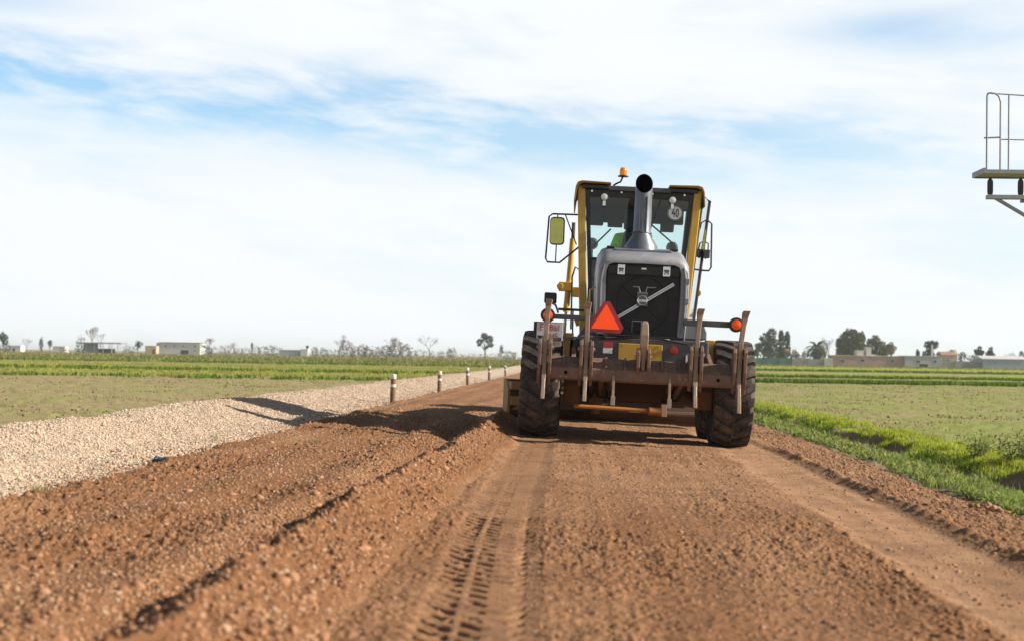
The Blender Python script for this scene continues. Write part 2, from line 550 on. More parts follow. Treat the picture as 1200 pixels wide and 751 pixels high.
mt, T, b = newmat('gravel_bed')
co = T.n('ShaderNodeTexCoord').outputs['Object']
v = T.n('ShaderNodeTexVoronoi', i_Scale=30.0); T.L.new(co, v.inputs['Vector'])
n1 = T.noise(co, 2.2, 4)
c = T.mix(T.n('ShaderNodeSeparateColor', i_0=v.outputs['Color']).outputs[0], (.31, .23, .165), (.54, .43, .33))
c = T.mix(T.ramp(v.outputs['Distance'], [(.3, 0), (.75, .7)]), c, (.22, .16, .11))
c = T.mix(T.ramp(n1, [(.45, 0), (.7, .35)]), c, (.42, .27, .17))
T.L.new(c, b.inputs['Base Color']); b.inputs['Roughness'].default_value = .9
bp = T.n('ShaderNodeBump', i_Strength=.8, i_Distance=.02, i_Height=T.math('SUBTRACT', 1.0, v.outputs['Distance'])); T.L.new(bp.outputs[0], b.inputs['Normal'])
M_gbed = mt

mt, T, b = newmat('verge_soil')
co = T.n('ShaderNodeTexCoord').outputs['Object']
n1 = T.noise(co, 3, 5, .6); n2 = T.noise(co, 22, 5, .7)
c = T.mix(n2, (.11, .075, .045), (.25, .175, .11))
c = T.mix(T.ramp(n1, [(.42, 0), (.6, .7)]), c, (.10, .12, .035))
T.L.new(c, b.inputs['Base Color']); b.inputs['Roughness'].default_value = .95
bp = T.n('ShaderNodeBump', i_Strength=.6, i_Distance=.02, i_Height=n2); T.L.new(bp.outputs[0], b.inputs['Normal'])
M_verge = mt

road = strip('dirt_road', bleft, bright, NXR, M_dirt)
strip('gravel_bank', lambda Y: Y * 0 - 6.6, bleft, 260, M_gbed)
strip('ditch_verge', bright, lambda Y: Y * 0 + 5.9, 200, M_verge)

# ---- fields: one sheet to the horizon
mt, T, b = newmat('field')
co = T.n('ShaderNodeTexCoord').outputs['Object']
sx = T.n('ShaderNodeSeparateXYZ', i_0=co)
nL = T.noise(co, .09, 5, .6); nM = T.noise(co, .7, 5, .65)
mp = T.n('ShaderNodeMapping'); T.L.new(co, mp.inputs[0]); mp.inputs['Scale'].default_value = (.55, .16, 1); mp.inputs['Rotation'].default_value = (0, 0, R(8))
nS = T.noise(mp.outputs[0], 1.0, 5, .65)
nF = T.noise(co, 9, 5, .7)
soil = T.mix(T.math('ADD', T.math('MULTIPLY', nF, .5), T.math('MULTIPLY', nM, .5)), (.15, .11, .055), (.44, .34, .19))
sparse = T.mix(nF, (.14, .165, .05), (.30, .32, .09))
gr = T.mix(nM, (.17, .19, .035), (.38, .34, .08))
gr = T.mix(T.ramp(nL, [(.40, .0), (.62, .65)]), gr, (.24, .21, .09))
gr = T.mix(T.ramp(nF, [(.4, .5), (.6, 0)]), gr, (.10, .14, .025))
olive = T.mix(nF, (.15, .14, .06), (.27, .22, .10))
fl = T.mix(T.ramp(T.math('ADD', T.math('MULTIPLY', nS, .6), T.math('MULTIPLY', nM, .4)), [(.46, .05), (.60, .7)]), soil, sparse)
frt = T.mix(T.ramp(T.math('ADD', T.math('MULTIPLY', nS, .6), T.math('MULTIPLY', nM, .4)), [(.40, .15), (.55, .95)]), soil, sparse)
yy = T.math('ADD', sx.outputs[1], T.math('MULTIPLY', T.math('ADD', nL, -.5), 16))


def band(a, b_, s=4):
    u = T.math('MULTIPLY', T.math('ADD', yy, -a), 1 / s, clamp=True)
    w = T.math('MULTIPLY', T.math('SUBTRACT', b_, yy), 1 / s, clamp=True)
    return T.math('MULTIPLY', u, w)


L1 = T.mix(band(-500, 6, 5), fl, gr)
L1 = T.mix(band(72, 160, 8), L1, gr)
L1 = T.mix(band(158, 4000, 10), L1, olive)
L1 = T.mix(T.math('MULTIPLY', band(175, 215, 8), .7), L1, gr)
L1 = T.mix(T.math('MULTIPLY', band(280, 330, 10), .6), L1, gr)
R1 = T.mix(band(86, 97, 3), frt, gr)
R1 = T.mix(band(118, 150, 5), R1, gr)
R1 = T.mix(band(190, 4000, 8), R1, gr)
R1 = T.mix(band(-500, 6, 5), R1, gr)
R1 = T.mix(T.math('MULTIPLY', band(240, 300, 8), .6), R1, olive)
c = T.mix(T.math('MULTIPLY', T.math('ADD', sx.outputs[0], -0.0), .5, clamp=True), L1, R1)
T.L.new(c, b.inputs['Base Color']); b.inputs['Roughness'].default_value = 1; b.inputs['Specular IOR Level'].default_value = .05
bp = T.n('ShaderNodeBump', i_Strength=.7, i_Distance=.06, i_Height=T.math('ADD', T.math('MULTIPLY', nF, .5), T.math('MULTIPLY', nM, .5))); T.L.new(bp.outputs[0], b.inputs['Normal'])
M_field = mt
th = np.concatenate([np.linspace(-32, 32, 700), np.linspace(34, 326, 74)])
rad = np.concatenate([np.linspace(.5, 6, 8), np.geomspace(7, 200, 420), np.geomspace(205, 9000, 90)])
TH, RD = np.meshgrid(R(1) * th, rad)
X = RD * np.sin(TH); Y = RD * np.cos(TH)
z = FZ + .035 * fbm(X * .35, Y * .35, 3) * (RD < 300) + .03 * noise(X * 1.7, Y * 1.7) * (RD < 120) + .02 * noise(X * 5, Y * 5) * (RD < 60)
z = z - .035 * sst(-.1, .5, np.sin((Y * .97 + X * .14) * 2 * PI / 1.3)) * (RD < 120) * (X < 0)
und = sst(-6.0, -5.8, X) * (1 - sst(5.25, 5.4, X))
z = z - 1.1 * und * sst(-58, -50, Y) * (1 - sst(405, 425, Y))
n_t = len(th); nr = len(rad)
i = (np.arange(nr - 1)[:, None] * n_t + np.arange(n_t)[None, :])
j = (np.arange(nr - 1)[:, None] * n_t + (np.arange(n_t)[None, :] + 1) % n_t)
Fc = np.stack([i.ravel(), j.ravel(), j.ravel() + n_t, i.ravel() + n_t], -1)
me = np_mesh('ground', np.stack([X, Y, z], -1).reshape(-1, 3), Fc[:, ::-1])
tag(link('ground', me, M_field, smooth=True), kind='structure')

# ------------------------------------------------------------------ loose stones, grass (stuff)
_ico = None


def ico():
    global _ico
    if _ico is None:
        bm = bmesh.new(); bmesh.ops.create_icosphere(bm, subdivisions=1, radius=1)
        _ico = (np.array([v.co[:] for v in bm.verts]), np.array([[v.index for v in f.verts] for f in bm.faces])); bm.free()
    return _ico


def rocks(name, P, S, mat, flatz=.65, kind='stuff', **k):
    V0, F0 = ico(); n = len(P)
    V = V0[None] * (1 + rng.uniform(-.28, .28, (n, len(V0), 1)))
    V = V * np.stack([rng.uniform(.7, 1.3, n), rng.uniform(.7, 1.2, n), rng.uniform(.5, .9, n) * flatz / .65], -1)[:, None]
    a = rng.uniform(0, 2 * PI, n); c, s = np.cos(a)[:, None], np.sin(a)[:, None]
    t = rng.uniform(-.6, .6, n); ct, st = np.cos(t)[:, None], np.sin(t)[:, None]
    y = V[..., 1] * ct - V[..., 2] * st; zz = V[..., 1] * st + V[..., 2] * ct
    V = np.stack([V[..., 0] * c - y * s, V[..., 0] * s + y * c, zz], -1) * S[:, None, None] + P[:, None]
    Fc = (F0[None] + (np.arange(n) * len(V0))[:, None, None]).reshape(-1, 3)
    return tag(link(name, np_mesh(name, V, Fc), mat), kind=kind, **k)


def scatter(n, xa, xb, ya, yb, pw=-1.0):
    """denser near the camera: y spread evenly in log distance"""
    Y = np.exp(rng.uniform(math.log(ya), math.log(yb), n)) if pw == -1 else rng.uniform(ya, yb, n)
    X = rng.uniform(0, 1, n)
    A = xa(Y) if callable(xa) else xa; B = xb(Y) if callable(xb) else xb
    return A + (B - A) * X, Y


M_clod = stonemat('clods', [(0, (.19, .085, .040)), (.5, (.35, .175, .088)), (.9, (.40, .21, .11)), (1, (.42, .29, .19))])
M_peb = stonemat('pebbles', [(0, (.22, .12, .065)), (.5, (.36, .21, .12)), (.95, (.36, .22, .13)), (1, (.44, .35, .26))])
M_grav = stonemat('gravel', [(0, (.28, .19, .12)), (.3, (.48, .355, .25)), (.75, (.60, .465, .345)), (1, (.66, .54, .42))])


def lay(X, Y, S, sink=.25):
    z, _ = terrain(X, Y)
    return np.stack([X, Y, z - S * sink + S * .2], -1)


X, Y = scatter(NST, bleft, bright, 3.8, 26)
dens = np.clip(.35 + .9 * noise(X * 1.2 + 4, Y * .5) + (X < -1.7) * .35 + (np.abs(X + 1.3) < .45) * .5 + (X > 2.5) * .4 - (np.abs(X - 2.0) < .35) * .5 - (np.abs(X - TRX) < .22) * .6, .04, 1)
kp = rng.uniform(0, 1, len(X)) < dens
X, Y = X[kp], Y[kp]
S = (.0035 + .009 * rng.beta(1.2, 5, len(X))) * (1 + .7 * (np.abs(X + 1.3) < .4) + .4 * (X < -1.7)) * (.9 + .02 * Y)
rocks('loose_stones', lay(X, Y, S), S, M_peb)
X, Y = scatter(NCL, bleft, bright, 3.9, 24)
w = (np.abs(X + 1.32) < .5) | (X < -1.6) & (rng.uniform(0, 1, len(X)) < .5) | (X > 2.5) & (rng.uniform(0, 1, len(X)) < .4) | (rng.uniform(0, 1, len(X)) < .08) & (np.abs(X - TRX) > .26)
X, Y = X[w], Y[w]
S = .008 + .018 * rng.beta(1.1, 6, len(X)) + .022 * (rng.uniform(0, 1, len(X)) > .992)
Y2 = np.exp(rng.uniform(math.log(7), math.log(40), 2600)); X2 = bleft(Y2) - np.abs(rng.normal(0, 1, 2600)) * .22
X = np.concatenate([X, X2]); Y = np.concatenate([Y, Y2]); S = np.concatenate([S, rng.uniform(.008, .022, 2600)])
rocks('dirt_clods', lay(X, Y, S), S, M_clod)
X, Y = scatter(NGR, lambda y: y * 0 - 5.7, lambda y: bleft(y) + .12 * rng.uniform(-1, 1, len(y)) ** 3, 7, 60)
S = (.0050 + .0070 * rng.beta(1.6, 3, len(X)) + .010 * (rng.uniform(0, 1, len(X)) > .985)) * (.85 + .014 * Y)
rocks('gravel', lay(X, Y, S, .1), S, M_grav, kind='stuff')


def blades(P, H, Wd, lean=.35, mult=1):
    n = len(P)
    a = rng.uniform(0, 2 * PI, n); la = rng.uniform(0, 2 * PI, n); l = rng.uniform(.1, 1, n) * lean
    sx = np.stack([np.cos(a), np.sin(a), a * 0], -1); ln = np.stack([np.cos(la), np.sin(la), a * 0], -1)
    upv = np.array([0, 0, 1.0])
    H_, W_ = H[:, None], Wd[:, None]; l_ = l[:, None]
    b0 = P - sx * W_ * .5; b1 = P + sx * W_ * .5
    mid = P + upv * H_ * .55 + ln * H_ * l_ * .35
    m0 = mid - sx * W_ * .42; m1 = mid + sx * W_ * .42
    tip = P + upv * H_ * (1 - .3 * l_) + ln * H_ * l_
    V = np.stack([b0, b1, m1, m0, tip], 1)
    base = np.arange(n)[:, None] * 5
    F3 = np.concatenate([base + np.array([0, 1, 2]), base + np.array([0, 2, 3]), base + np.array([3, 2, 4])])
    return V, F3


def leaves(P, S, el=(.1, 1.1), asp=.45):
    """broad leaves: rhombus with a fold, springing from P"""
    n = len(P)
    a = rng.uniform(0, 2 * PI, n); e = rng.uniform(el[0], el[1], n)
    d = np.stack([np.cos(a) * np.cos(e), np.sin(a) * np.cos(e), np.sin(e)], -1)
    s = np.stack([-np.sin(a), np.cos(a), a * 0], -1)
    S_ = S[:, None]
    m_ = P + d * S_ * .5
    w = s * S_ * asp * .5; dz = np.array([0, 0, 1.0]) * S_ * .12
    V = np.stack([P, m_ + w + dz, P + d * S_ - dz, m_ - w + dz, m_ - dz * .3], 1)
    base = np.arange(n)[:, None] * 5
    F3 = np.concatenate([base + np.array(q) for q in ([0, 1, 4], [1, 2, 4], [2, 3, 4], [3, 0, 4])])
    return V, F3


def vegobj(name, parts, mat, **k):
    Vs, Fs, b = [], [], 0
    for V, F3 in parts:
        V = V.reshape(-1, 3); Vs.append(V); Fs.append(F3 + b); b += len(V)
    return tag(link(name, np_mesh(name, np.concatenate(Vs), np.concatenate(Fs)), mat), **k)


M_gy = leafmat('grass_bright', (.27, .37, .035), (.50, .56, .065), .5, (.46, .38, .18))
M_gd = leafmat('grass_dark', (.07, .13, .02), (.17, .24, .035), .35)
M_wd = leafmat('weeds', (.12, .17, .045), (.38, .44, .12), .35, (.34, .30, .24))
M_gy2 = leafmat('crop_green', (.22, .24, .045), (.42, .40, .10), .4)
M_vg = leafmat('verge_green', (.18, .28, .05), (.42, .50, .12), .45)
M_olive = leafmat('olive_grass', (.14, .15, .04), (.26, .24, .08), .3, (.34, .27, .15))
M_dry = leafmat('dry_grass', (.28, .22, .10), (.45, .36, .18), .3)


def ground_pts(X, Y): return np.stack([X, Y, terrain(X, Y)[0] - .005], -1)


X, Y = scatter(NGA, 4.5, 5.65, 12, 75)
kp = rng.uniform(0, 1, len(X)) < np.clip(.85 + 1.3 * noise(X * 2, Y * .7), .05, 1)
X, Y = X[kp], Y[kp]
kp = (hollow(Y) < .3) | (np.abs(X - 4.45) > .24)
X, Y = X[kp], Y[kp]
H = rng.uniform(.03, .09, len(X)) * (.8 + .6 * noise(X * 2, Y * .6)) * (1 - .5 * sst(5.2, 5.6, X))
vegobj('grass', [blades(ground_pts(X, Y), H, rng.uniform(.006, .012, len(X)) * (.7 + Y * .03))], M_gy, kind='stuff')
X, Y = scatter(NWE, lambda y: bright(y) + .06 + .16 * rng.beta(1, 3, len(y)), 4.42, 8, 70)
kp = rng.uniform(0, 1, len(X)) < np.clip(.45 + 1.9 * noise(X * 2.2, Y * .9), .0, 1)
kp = kp & ((hollow(Y) < .3) | (X < 4.2))
X, Y = X[kp], Y[kp]
P = ground_pts(X, Y); P[:, 2] += rng.uniform(0, .07, len(X))
p1 = leaves(P, rng.uniform(.03, .085, len(X)) * (.8 + .015 * Y), (.0, 1.3), .4)
X, Y = scatter(NWE // 2, lambda y: bright(y) + .1, 4.4, 8, 60)
kp = rng.uniform(0, 1, len(X)) < np.clip(.3 + 1.6 * noise(X * 2.2 + 9, Y * .9), .02, 1)
X, Y = X[kp], Y[kp]
p2 = blades(ground_pts(X, Y), rng.uniform(.06, .16, len(X)), rng.uniform(.006, .012, len(X)) * (.7 + Y * .03), .6)
vegobj('weeds', [p1, p2], M_wd, kind='stuff')
X, Y = scatter(NWE // 2, lambda y: bright(y) + .12, 4.5, 8, 70)
kp = rng.uniform(0, 1, len(X)) < np.clip(.15 + 1.8 * noise(X * 3.1 + 19, Y * 1.3), .0, 1)
X, Y = X[kp], Y[kp]
vegobj('verge_grass', [blades(ground_pts(X, Y), rng.uniform(.06, .15, len(X)), rng.uniform(.007, .014, len(X)) * (.7 + Y * .03), .8)], M_vg, kind='stuff')
X, Y = scatter(1800, lambda y: bright(y) + .1, 5.4, 9, 50)
vegobj('dead_stems', [blades(ground_pts(X, Y), rng.uniform(.10, .26, len(X)), rng.uniform(.003, .006, len(X)) * (.7 + Y * .03), .9)], M_dry, kind='stuff')
# darker fringe low in the ditch
X, Y = scatter(NGA // 3, 4.15, 4.62, 10, 60)
kp = rng.uniform(0, 1, len(X)) < np.clip(.1 + 1.5 * noise(X * 2 + 33, Y * .8), .0, 1)
X, Y = X[kp], Y[kp]
kp = (hollow(Y) < .2)
X, Y = X[kp], Y[kp]
vegobj('ditch_grass', [blades(ground_pts(X, Y), rng.uniform(.05, .15, len(X)), rng.uniform(.006, .011, len(X)) * (.7 + Y * .03), .7)], M_gd, kind='stuff')


def fpts(X, Y): return np.stack([X, Y, X * 0 + FZ - .02], -1)


def fieldband(name, n, x0, x1, y0, y1, h0, h1, wd, mat, th=.2, lean=.4, ns=.12, slope=0.0):
    X = rng.uniform(x0, x1, n); Y = rng.uniform(y0, y1, n)
    kp = rng.uniform(0, 1, n) < np.clip(.5 - th + 1.3 * noise(X * ns * 2.5, Y * ns) + .5 * noise(X * .9, Y * .5), 0, 1)
    X, Y = X[kp], Y[kp]
    Y = Y + X * slope
    kp = (X < -6.4) | (X > 5.7)
    X, Y = X[kp], Y[kp]
    return blades(fpts(X, Y), rng.uniform(h0, h1, len(X)), wd * rng.uniform(.6, 1.3, len(X)), lean)


# field tufts: sparse on the near plots, thick in the strips and along the earth banks
k_ = FD
parts_y = [fieldband('', int(50000 * k_), -70, -6, 76, 158, .05, .16, .08, None, .0, .6),
           fieldband('', int(26000 * k_), 5.7, 60, 118, 150, .06, .18, .08, None, .0),
           fieldband('', int(30000 * k_), 5.7, 110, 190, 330, .08, .25, .14, None, .0)]
vegobj('crop_grass', parts_y[:1], M_gy2, kind='stuff')
vegobj('field_grass', parts_y[1:], M_gy, kind='stuff')
parts_d = [fieldband('', int(14000 * k_), 5.7, 45, 87, 90.5, .15, .36, .08, None, -.6, .4, .3),
           fieldband('', int(9000 * k_), 5.7, 60, 116, 118.5, .15, .36, .10, None, -.6, .4, .3),
           fieldband('', int(8000 * k_), 5.7, 90, 186, 189, .2, .45, .14, None, -.6, .4, .3),
           fieldband('', int(9000 * k_), -60, -6.4, 100, 106, .12, .34, .10, None, .1, .4, .25),
           fieldband('', int(9000 * k_), -70, -6.4, 72, 76, .08, .26, .09, None, .15, .4, .25),
           fieldband('', int(12000 * k_), -100, -6.4, 170, 190, .1, .40, .16, None, .1, .4, .12),
           fieldband('', int(12000 * k_), -160, -6.4, 225, 330, .1, .45, .25, None, .15, .4, .05)]
vegobj('bank_grass', parts_d, M_gd, kind='stuff')  # darker blades put the plants' own shading on the banks into colour
parts_o = [fieldband('', int(22000 * k_), -150, -6.4, 190, 300, .1, .5, .2, None, -.1, .5, .08),
           fieldband('', int(24000 * k_), -260, -6.4, 300, 560, .1, .6, .35, None, -.1, .5, .05),
           fieldband('', int(10000 * k_), 5.7, 150, 300, 410, .2, .5, .3, None, 0, .5, .06)]
vegobj('rough_grass', parts_o, M_olive, kind='stuff')
X = np.concatenate([-6.3 - np.abs(rng.normal(0, 1, int(30000 * k_))) * 12, 5.6 + np.abs(rng.normal(0, 1, int(30000 * k_))) * 10])
Y = rng.uniform(12, 90, len(X))
kp = rng.uniform(0, 1, len(X)) < np.clip(.25 + 1.3 * noise(X * .5, Y * .35) + .5 * noise(X * 2, Y * 2) + .1 * (X > 0), 0, .9)
X, Y = X[kp], Y[kp]
vegobj('field_stubble', [blades(fpts(X, Y), rng.uniform(.03, .10, len(X)), rng.uniform(.01, .025, len(X)) * (.6 + Y * .012), .8)], M_olive, kind='stuff')
# spill of dry grass where the gravel bank meets the field
X, Y = scatter(6000, -6.5, -5.6, 10, 70)
kp = rng.uniform(0, 1, len(X)) < np.clip(noise(X * 2, Y) + .1, 0, 1)
X, Y = X[kp], Y[kp]
vegobj('dry_grass', [blades(ground_pts(X, Y), rng.uniform(.04, .12, len(X)), .012 + 0 * X, .7)], M_olive, kind='stuff')

# lumps of ploughed soil on the near plots
X = np.concatenate([-6.4 - np.abs(rng.normal(0, 1, 5000)) * 16, 5.8 + np.abs(rng.normal(0, 1, 4000)) * 12])
Y = rng.uniform(14, 85, len(X))
kp = rng.uniform(0, 1, len(X)) < np.clip(.3 + 1.3 * noise(X * .3 + 20, Y * .15), .03, 1)
X, Y = X[kp], Y[kp]
S = rng.uniform(.012, .045, len(X)) * (.6 + .010 * Y)
M_lump = stonemat('field_lumps', [(0, (.10, .07, .04)), (.6, (.22, .16, .09)), (1, (.32, .25, .15))])
rocks('soil_lumps', np.stack([X, Y, X * 0 + FZ], -1), S, M_lump)

# ------------------------------------------------------------------ the road grader
M_roofp = paint('shaded_roof_yellow', (.26, .115, .015), .45, dirt=.3, dcol=(.12, .07, .04))  # cab yellow browned: the roof edge's shade is put into the colour
M_yel = paint('yellow_paint', (.66, .37, .02), .4, dirt=.45, dcol=(.36, .22, .11), chips=.25, chipcol=(.16, .1, .07))
M_yel2 = paint('shaded_yellow_paint', (.42, .15, .022), .5, dirt=.55, dcol=(.15, .075, .04), chips=.4, chipcol=(.12, .07, .05))  # yellow darkened to orange as shade on low parts, plus dirt and chips
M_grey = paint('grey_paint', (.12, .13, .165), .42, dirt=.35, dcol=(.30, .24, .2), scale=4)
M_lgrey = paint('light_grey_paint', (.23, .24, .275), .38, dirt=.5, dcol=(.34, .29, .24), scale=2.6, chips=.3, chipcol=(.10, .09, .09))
M_dgrey = paint('dark_grey_paint', (.055, .058, .066), .5, dirt=.4, dcol=(.17, .12, .09))
M_blk = paint('black_plastic', (.016, .016, .018), .55, dirt=.22, dcol=(.10, .075, .06), bump=.05)
M_grille = paint('grille_mesh', (.012, .012, .014), .5, dirt=.18, dcol=(.08, .06, .05), bump=.0)
M_stack = paint('stack_steel', (.13, .145, .175), .42, .4, dirt=.25, dcol=(.25, .2, .17), scale=5)
M_soot_hole = flat('soot_hole_black', (.001, .001, .001), 1.0); M_soot_hole.node_tree.nodes['Principled BSDF'].inputs['Specular IOR Level'].default_value = 0
M_rub = paint('rubber', (.034, .032, .032), .85, dirt=.75, dcol=(.19, .135, .10), bump=.25, scale=5, spec=.25)
M_rust = paint('rusty_steel', (.17, .095, .062), .68, .15, dirt=.6, dcol=(.24, .145, .095), chips=.55, chipcol=(.34, .25, .19), bump=.4, scale=5)
M_worn = paint('worn_steel', (.42, .36, .31), .45, .55, dirt=.5, dcol=(.26, .17, .11), bump=.25, scale=8)
M_tooth = paint('ripper_steel', (.30, .21, .15), .6, .3, dirt=.55, dcol=(.34, .24, .17), bump=.3, scale=8)
M_shine = flat('polished_metal', (.62, .62, .64), .25, .9)
M_lamp = flat('lamp_glass', (.7, .7, .68), .12)
M_amb = flat('amber_lens', (.70, .055, .008), .15, emit=(1, .12, .01), es=.12)
M_amb2 = flat('beacon_lens', (.55, .17, .015), .1, emit=(1, .35, .04), es=.12)
M_redl = flat('red_lens', (.50, .02, .02), .2)
M_white = flat('white_plate', (.82, .82, .80), .4)
M_plate = flat('plate_white', (.62, .61, .61), .5)
M_redt = flat('red_print', (.45, .03, .03), .4)
M_black = flat('black_print', (.01, .01, .01), .5)
M_fluo_glow = flat('fluorescent_orange_glow', (1.0, .085, .004), .45, emit=(1.0, .06, .0), es=.22)  # added glow lifts the unlit triangle in shade, standing in for fluorescence
M_retro = flat('red_reflective', (.42, .02, .035), .3)
M_glass = glassmat('cab_glass')
M_mir = flat('mirror_silver', (.8, .86, .8), .02, 1.0)
M_int = flat('cab_interior', (.022, .022, .024), .7)
M_hose = flat('hose_rubber', (.012, .012, .013), .45)

GX, GY = .77, 17.5
M_under = paint('shaded_dirty_underbody', (.17, .062, .014), .6, dirt=.6, dcol=(.075, .045, .028))  # base darkened to paint in the shade under the machine, dirt on top
M_blade = paint('blade_steel', (.085, .048, .028), .6, .2, dirt=.5, dcol=(.14, .08, .045))  # steel colour darkened to carry the shade below the body
M_dusty = paint('dusty_yellow', (.36, .19, .04), .6, dirt=.7, dcol=(.22, .13, .07))
G = empty('road_grader', (GX, GY, -0.005), (0, .037, 0),
          label='yellow and grey road grader seen from behind on the fresh dirt road, rippers raised', cat='road grader')


# ---- wheels
def make_wheel(side):
    w = empty('wheel'); w.parent = G
    o = MB().lathe([(.335, -.17), (.345, -.20), (.40, -.222), (.50, -.236), (.545, -.226), (.572, -.212), (.592, -.185), (.602, -.1), (.602, .1),
                    (.592, .185), (.572, .212), (.545, .226), (.50, .236), (.40, .222), (.345, .20), (.335, .17)], n=72)
    N = 21; pit = 2 * PI / N
    for sgn in (-1, 1):
        for k in range(N):
            th0 = k * pit + (pit / 2 if sgn > 0 else 0)
            cl = [(-.012, -.02), (.06, .035), (.125, .10), (.185, .15), (.225, .175), (.240, .185)]
            ro = [.646, .647, .646, .642, .630, .575]; ri = [.59, .59, .59, .57, .55, .53]
            hw_ = [.060, .066, .072, .076, .078, .070]
            vs_ = []
            for (x, t), a, b_, h in zip(cl, ro, ri, hw_):
                for (rad_, dt) in ((b_, -h - .012), (a, -h), (a, h), (b_, h + .012)):
                    ang = th0 + t + dt
                    vs_.append((sgn * x, rad_ * math.sin(ang), rad_ * math.cos(ang)))
            fs_ = []
            for i in range(len(cl) - 1):
                for j in range(3):
                    fs_.append((i * 4 + j, i * 4 + j + 1, i * 4 + 5 + j, i * 4 + 4 + j))
            e = (len(cl) - 1) * 4
            fs_ += [(0, 1, 2, 3), (e + 3, e + 2, e + 1, e)]
            o.add(vs_, fs_)
    ty = o.build('tyre', M_rub, w, bevel=0)
    me = ty.data; me.polygons.foreach_set('use_smooth', np.ones(len(me.polygons), bool)); me.set_sharp_from_angle(angle=R(28))
    s = side
    MB().lathe([(.34, -s * .18), (.33, -s * .12), (.28, -s * .02), (.14, -s * .0), (.0, -s * .0)], n=32).build('rim', M_yel, w, smooth=True)
    nb = MB().lathe([(.34, s * .18), (.34, s * .12), (.30, s * .08), (.20, s * .05), (.17, s * .11), (.08, s * .13), (.0, s * .13)], n=40)
    for k in range(10):
        a = 2 * PI * k / 10
        nb.lathe([(0, s * .085), (.016, s * .085), (.016, s * .058)], c=(0, .24 * math.cos(a), .24 * math.sin(a)), n=6)
    nb.build('rim', M_yel, w, smooth=True)
    return w


wl = {s: make_wheel(s) for s in (-1, 1)}
pos = [(-1, 1.185, 0), (1, 1.13, 0), (-1, 1.185, 1.56), (1, 1.13, 1.56), (-1, 1.10, 8.1), (1, 1.10, 8.1)]
for i, (s, x, y) in enumerate(pos):
    o = wl[s] if i < 2 else copy_tree(wl[s], G)
    o.location = (s * x, y, .635)
    o.rotation_euler = ([.1, .23, 1.9, .7, .4, 2.2][i], 0, 0)
    if i >= 4: o.rotation_euler[2] = .0

# ---- chassis, axles
for s in (-1, 1):
    MB().prism([(-.22, .42), (1.78, .42), (1.84, .60), (1.70, .84), (1.1, .96), (.46, .96), (-.14, .84), (-.28, .64)], s * .70, s * .90, 'x').build('tandem_case', M_under, G, bevel=.015)
    bx('fender_bracket', M_yel, G, s * .86 - .06, s * .86 + .05, -.10, .10, .93, 1.27, .008)
MB().tube([(-.85, .80, .66), (.85, .80, .66)], .16, 16).box(-.50, .50, .62, 1.10, .44, .74).build('rear_axle', M_under, G, bevel=.02)
MB().prism([(-.40, .98), (-.40, 1.20), (2.2, 1.28), (4.1, 1.35), (4.1, .98), (1.6, .80), (.5, .80), (-.1, .86)], -.46, .46, 'x').build('chassis', M_dgrey, G, bevel=.015)
bx('skid_plate', M_under, G, -.40, .40, .0, .60, .70, .86)
for s in (-1, 1):
    bx('chassis_bracket', M_under, G, s * .50 - .09, s * .50 + .09, .1, .35, .42, .82, .01)
bx('transmission_guard', M_under, G, -.30, .30, 1.2, 2.6, .42, .82, .03)
bx('rear_bumper', M_dgrey, G, -.74, .80, -.52, -.30, .95, 1.245, .02)
bx('bumper_panel', M_yel, G, -.27, .25, -.535, -.51, .955, 1.175, .006)
MB().tube([(-.55, -.50, 1.262), (.50, -.50, 1.262)], .012, 8).tube([(-.50, -.53, 1.21), (-.2, -.58, 1.235), (.02, -.60, 1.255), (.3, -.58, 1.235), (.55, -.53, 1.20)], .011, 8).build('hose', M_hose, G)
rf = bx('rear_reflector', M_redl, G, -.455, -.345, -.535, -.52, 1.115, 1.18, .003)
bx('reflector_plate', M_white, rf, -.455, -.345, -.533, -.52, 1.045, 1.112, .003)
MB().lathe([(0, -.545), (.045, -.543), (.05, -.52)], c=(.385, 0, 1.125), ax='y', n=24).build('rear_reflector', M_redl, G)
bx('marker_plate', M_white, G, .530, .560, -.535, -.52, .96, 1.07, .003)

for x in (-.70, -.60, .62, .72):
    for z in (1.0, 1.19):
        MB().lathe([(0, -.532), (.012, -.532), (.014, -.519)], c=(x, 0, z), ax='y', n=6).build('bolt', M_worn, G)
for x in (-.22, .20):
    for z in (.985, 1.15):
        MB().lathe([(0, -.547), (.010, -.547), (.012, -.534)], c=(x, 0, z), ax='y', n=6).build('bolt', M_worn, G)
bx('tow_hitch', M_rust, G, -.10, .10, -.62, -.50, .86, .955, .01)
# ---- fender platforms and steps
MB().prism([(.50, 1.27), (.82, 1.27), (.82, 1.36), (.78, 1.455), (.55, 1.455), (.50, 1.42)], .05, 2.0, 'y').build('fender_platform', M_lgrey, G, bevel=.012)  # sunlit side: its light is put into the paler grey
MB().prism([(-.50, 1.27), (-.78, 1.12), (-.82, 1.16), (-.62, 1.455), (-.50, 1.455)], .05, 2.0, 'y').build('fender_platform', M_grey, G, bevel=.012)  # far side from the sun: shade put into the darker grey
bx('battery_box', M_dgrey, G, -.86, -.56, -.10, .50, .98, 1.20, .01)
bx('battery_box', M_dgrey, G, .56, .80, -.10, .50, .98, 1.25, .01)
MB().tube([(-.66, -.2, 1.26), (-.72, -.22, 1.0)], .014, 8).tube([(-.60, -.2, 1.45), (-.60, -.2, 1.0)], .012, 8).build('hose', M_hose, G)

# ---- engine hood (loft)
def hood_sec(y, zt, hw_, zb):
    half = [(0, zt), (hw_ * .76, zt), (hw_ * .90, zt - .035), (hw_ * .985, zt - .12), (hw_ * 1.01, zt - .30), (hw_ * 1.0, zt - .62), (hw_ * .965, zb)]
    return [(-x, y, z) for x, z in reversed(half)] + [(x, y, z) for x, z in half[1:]]


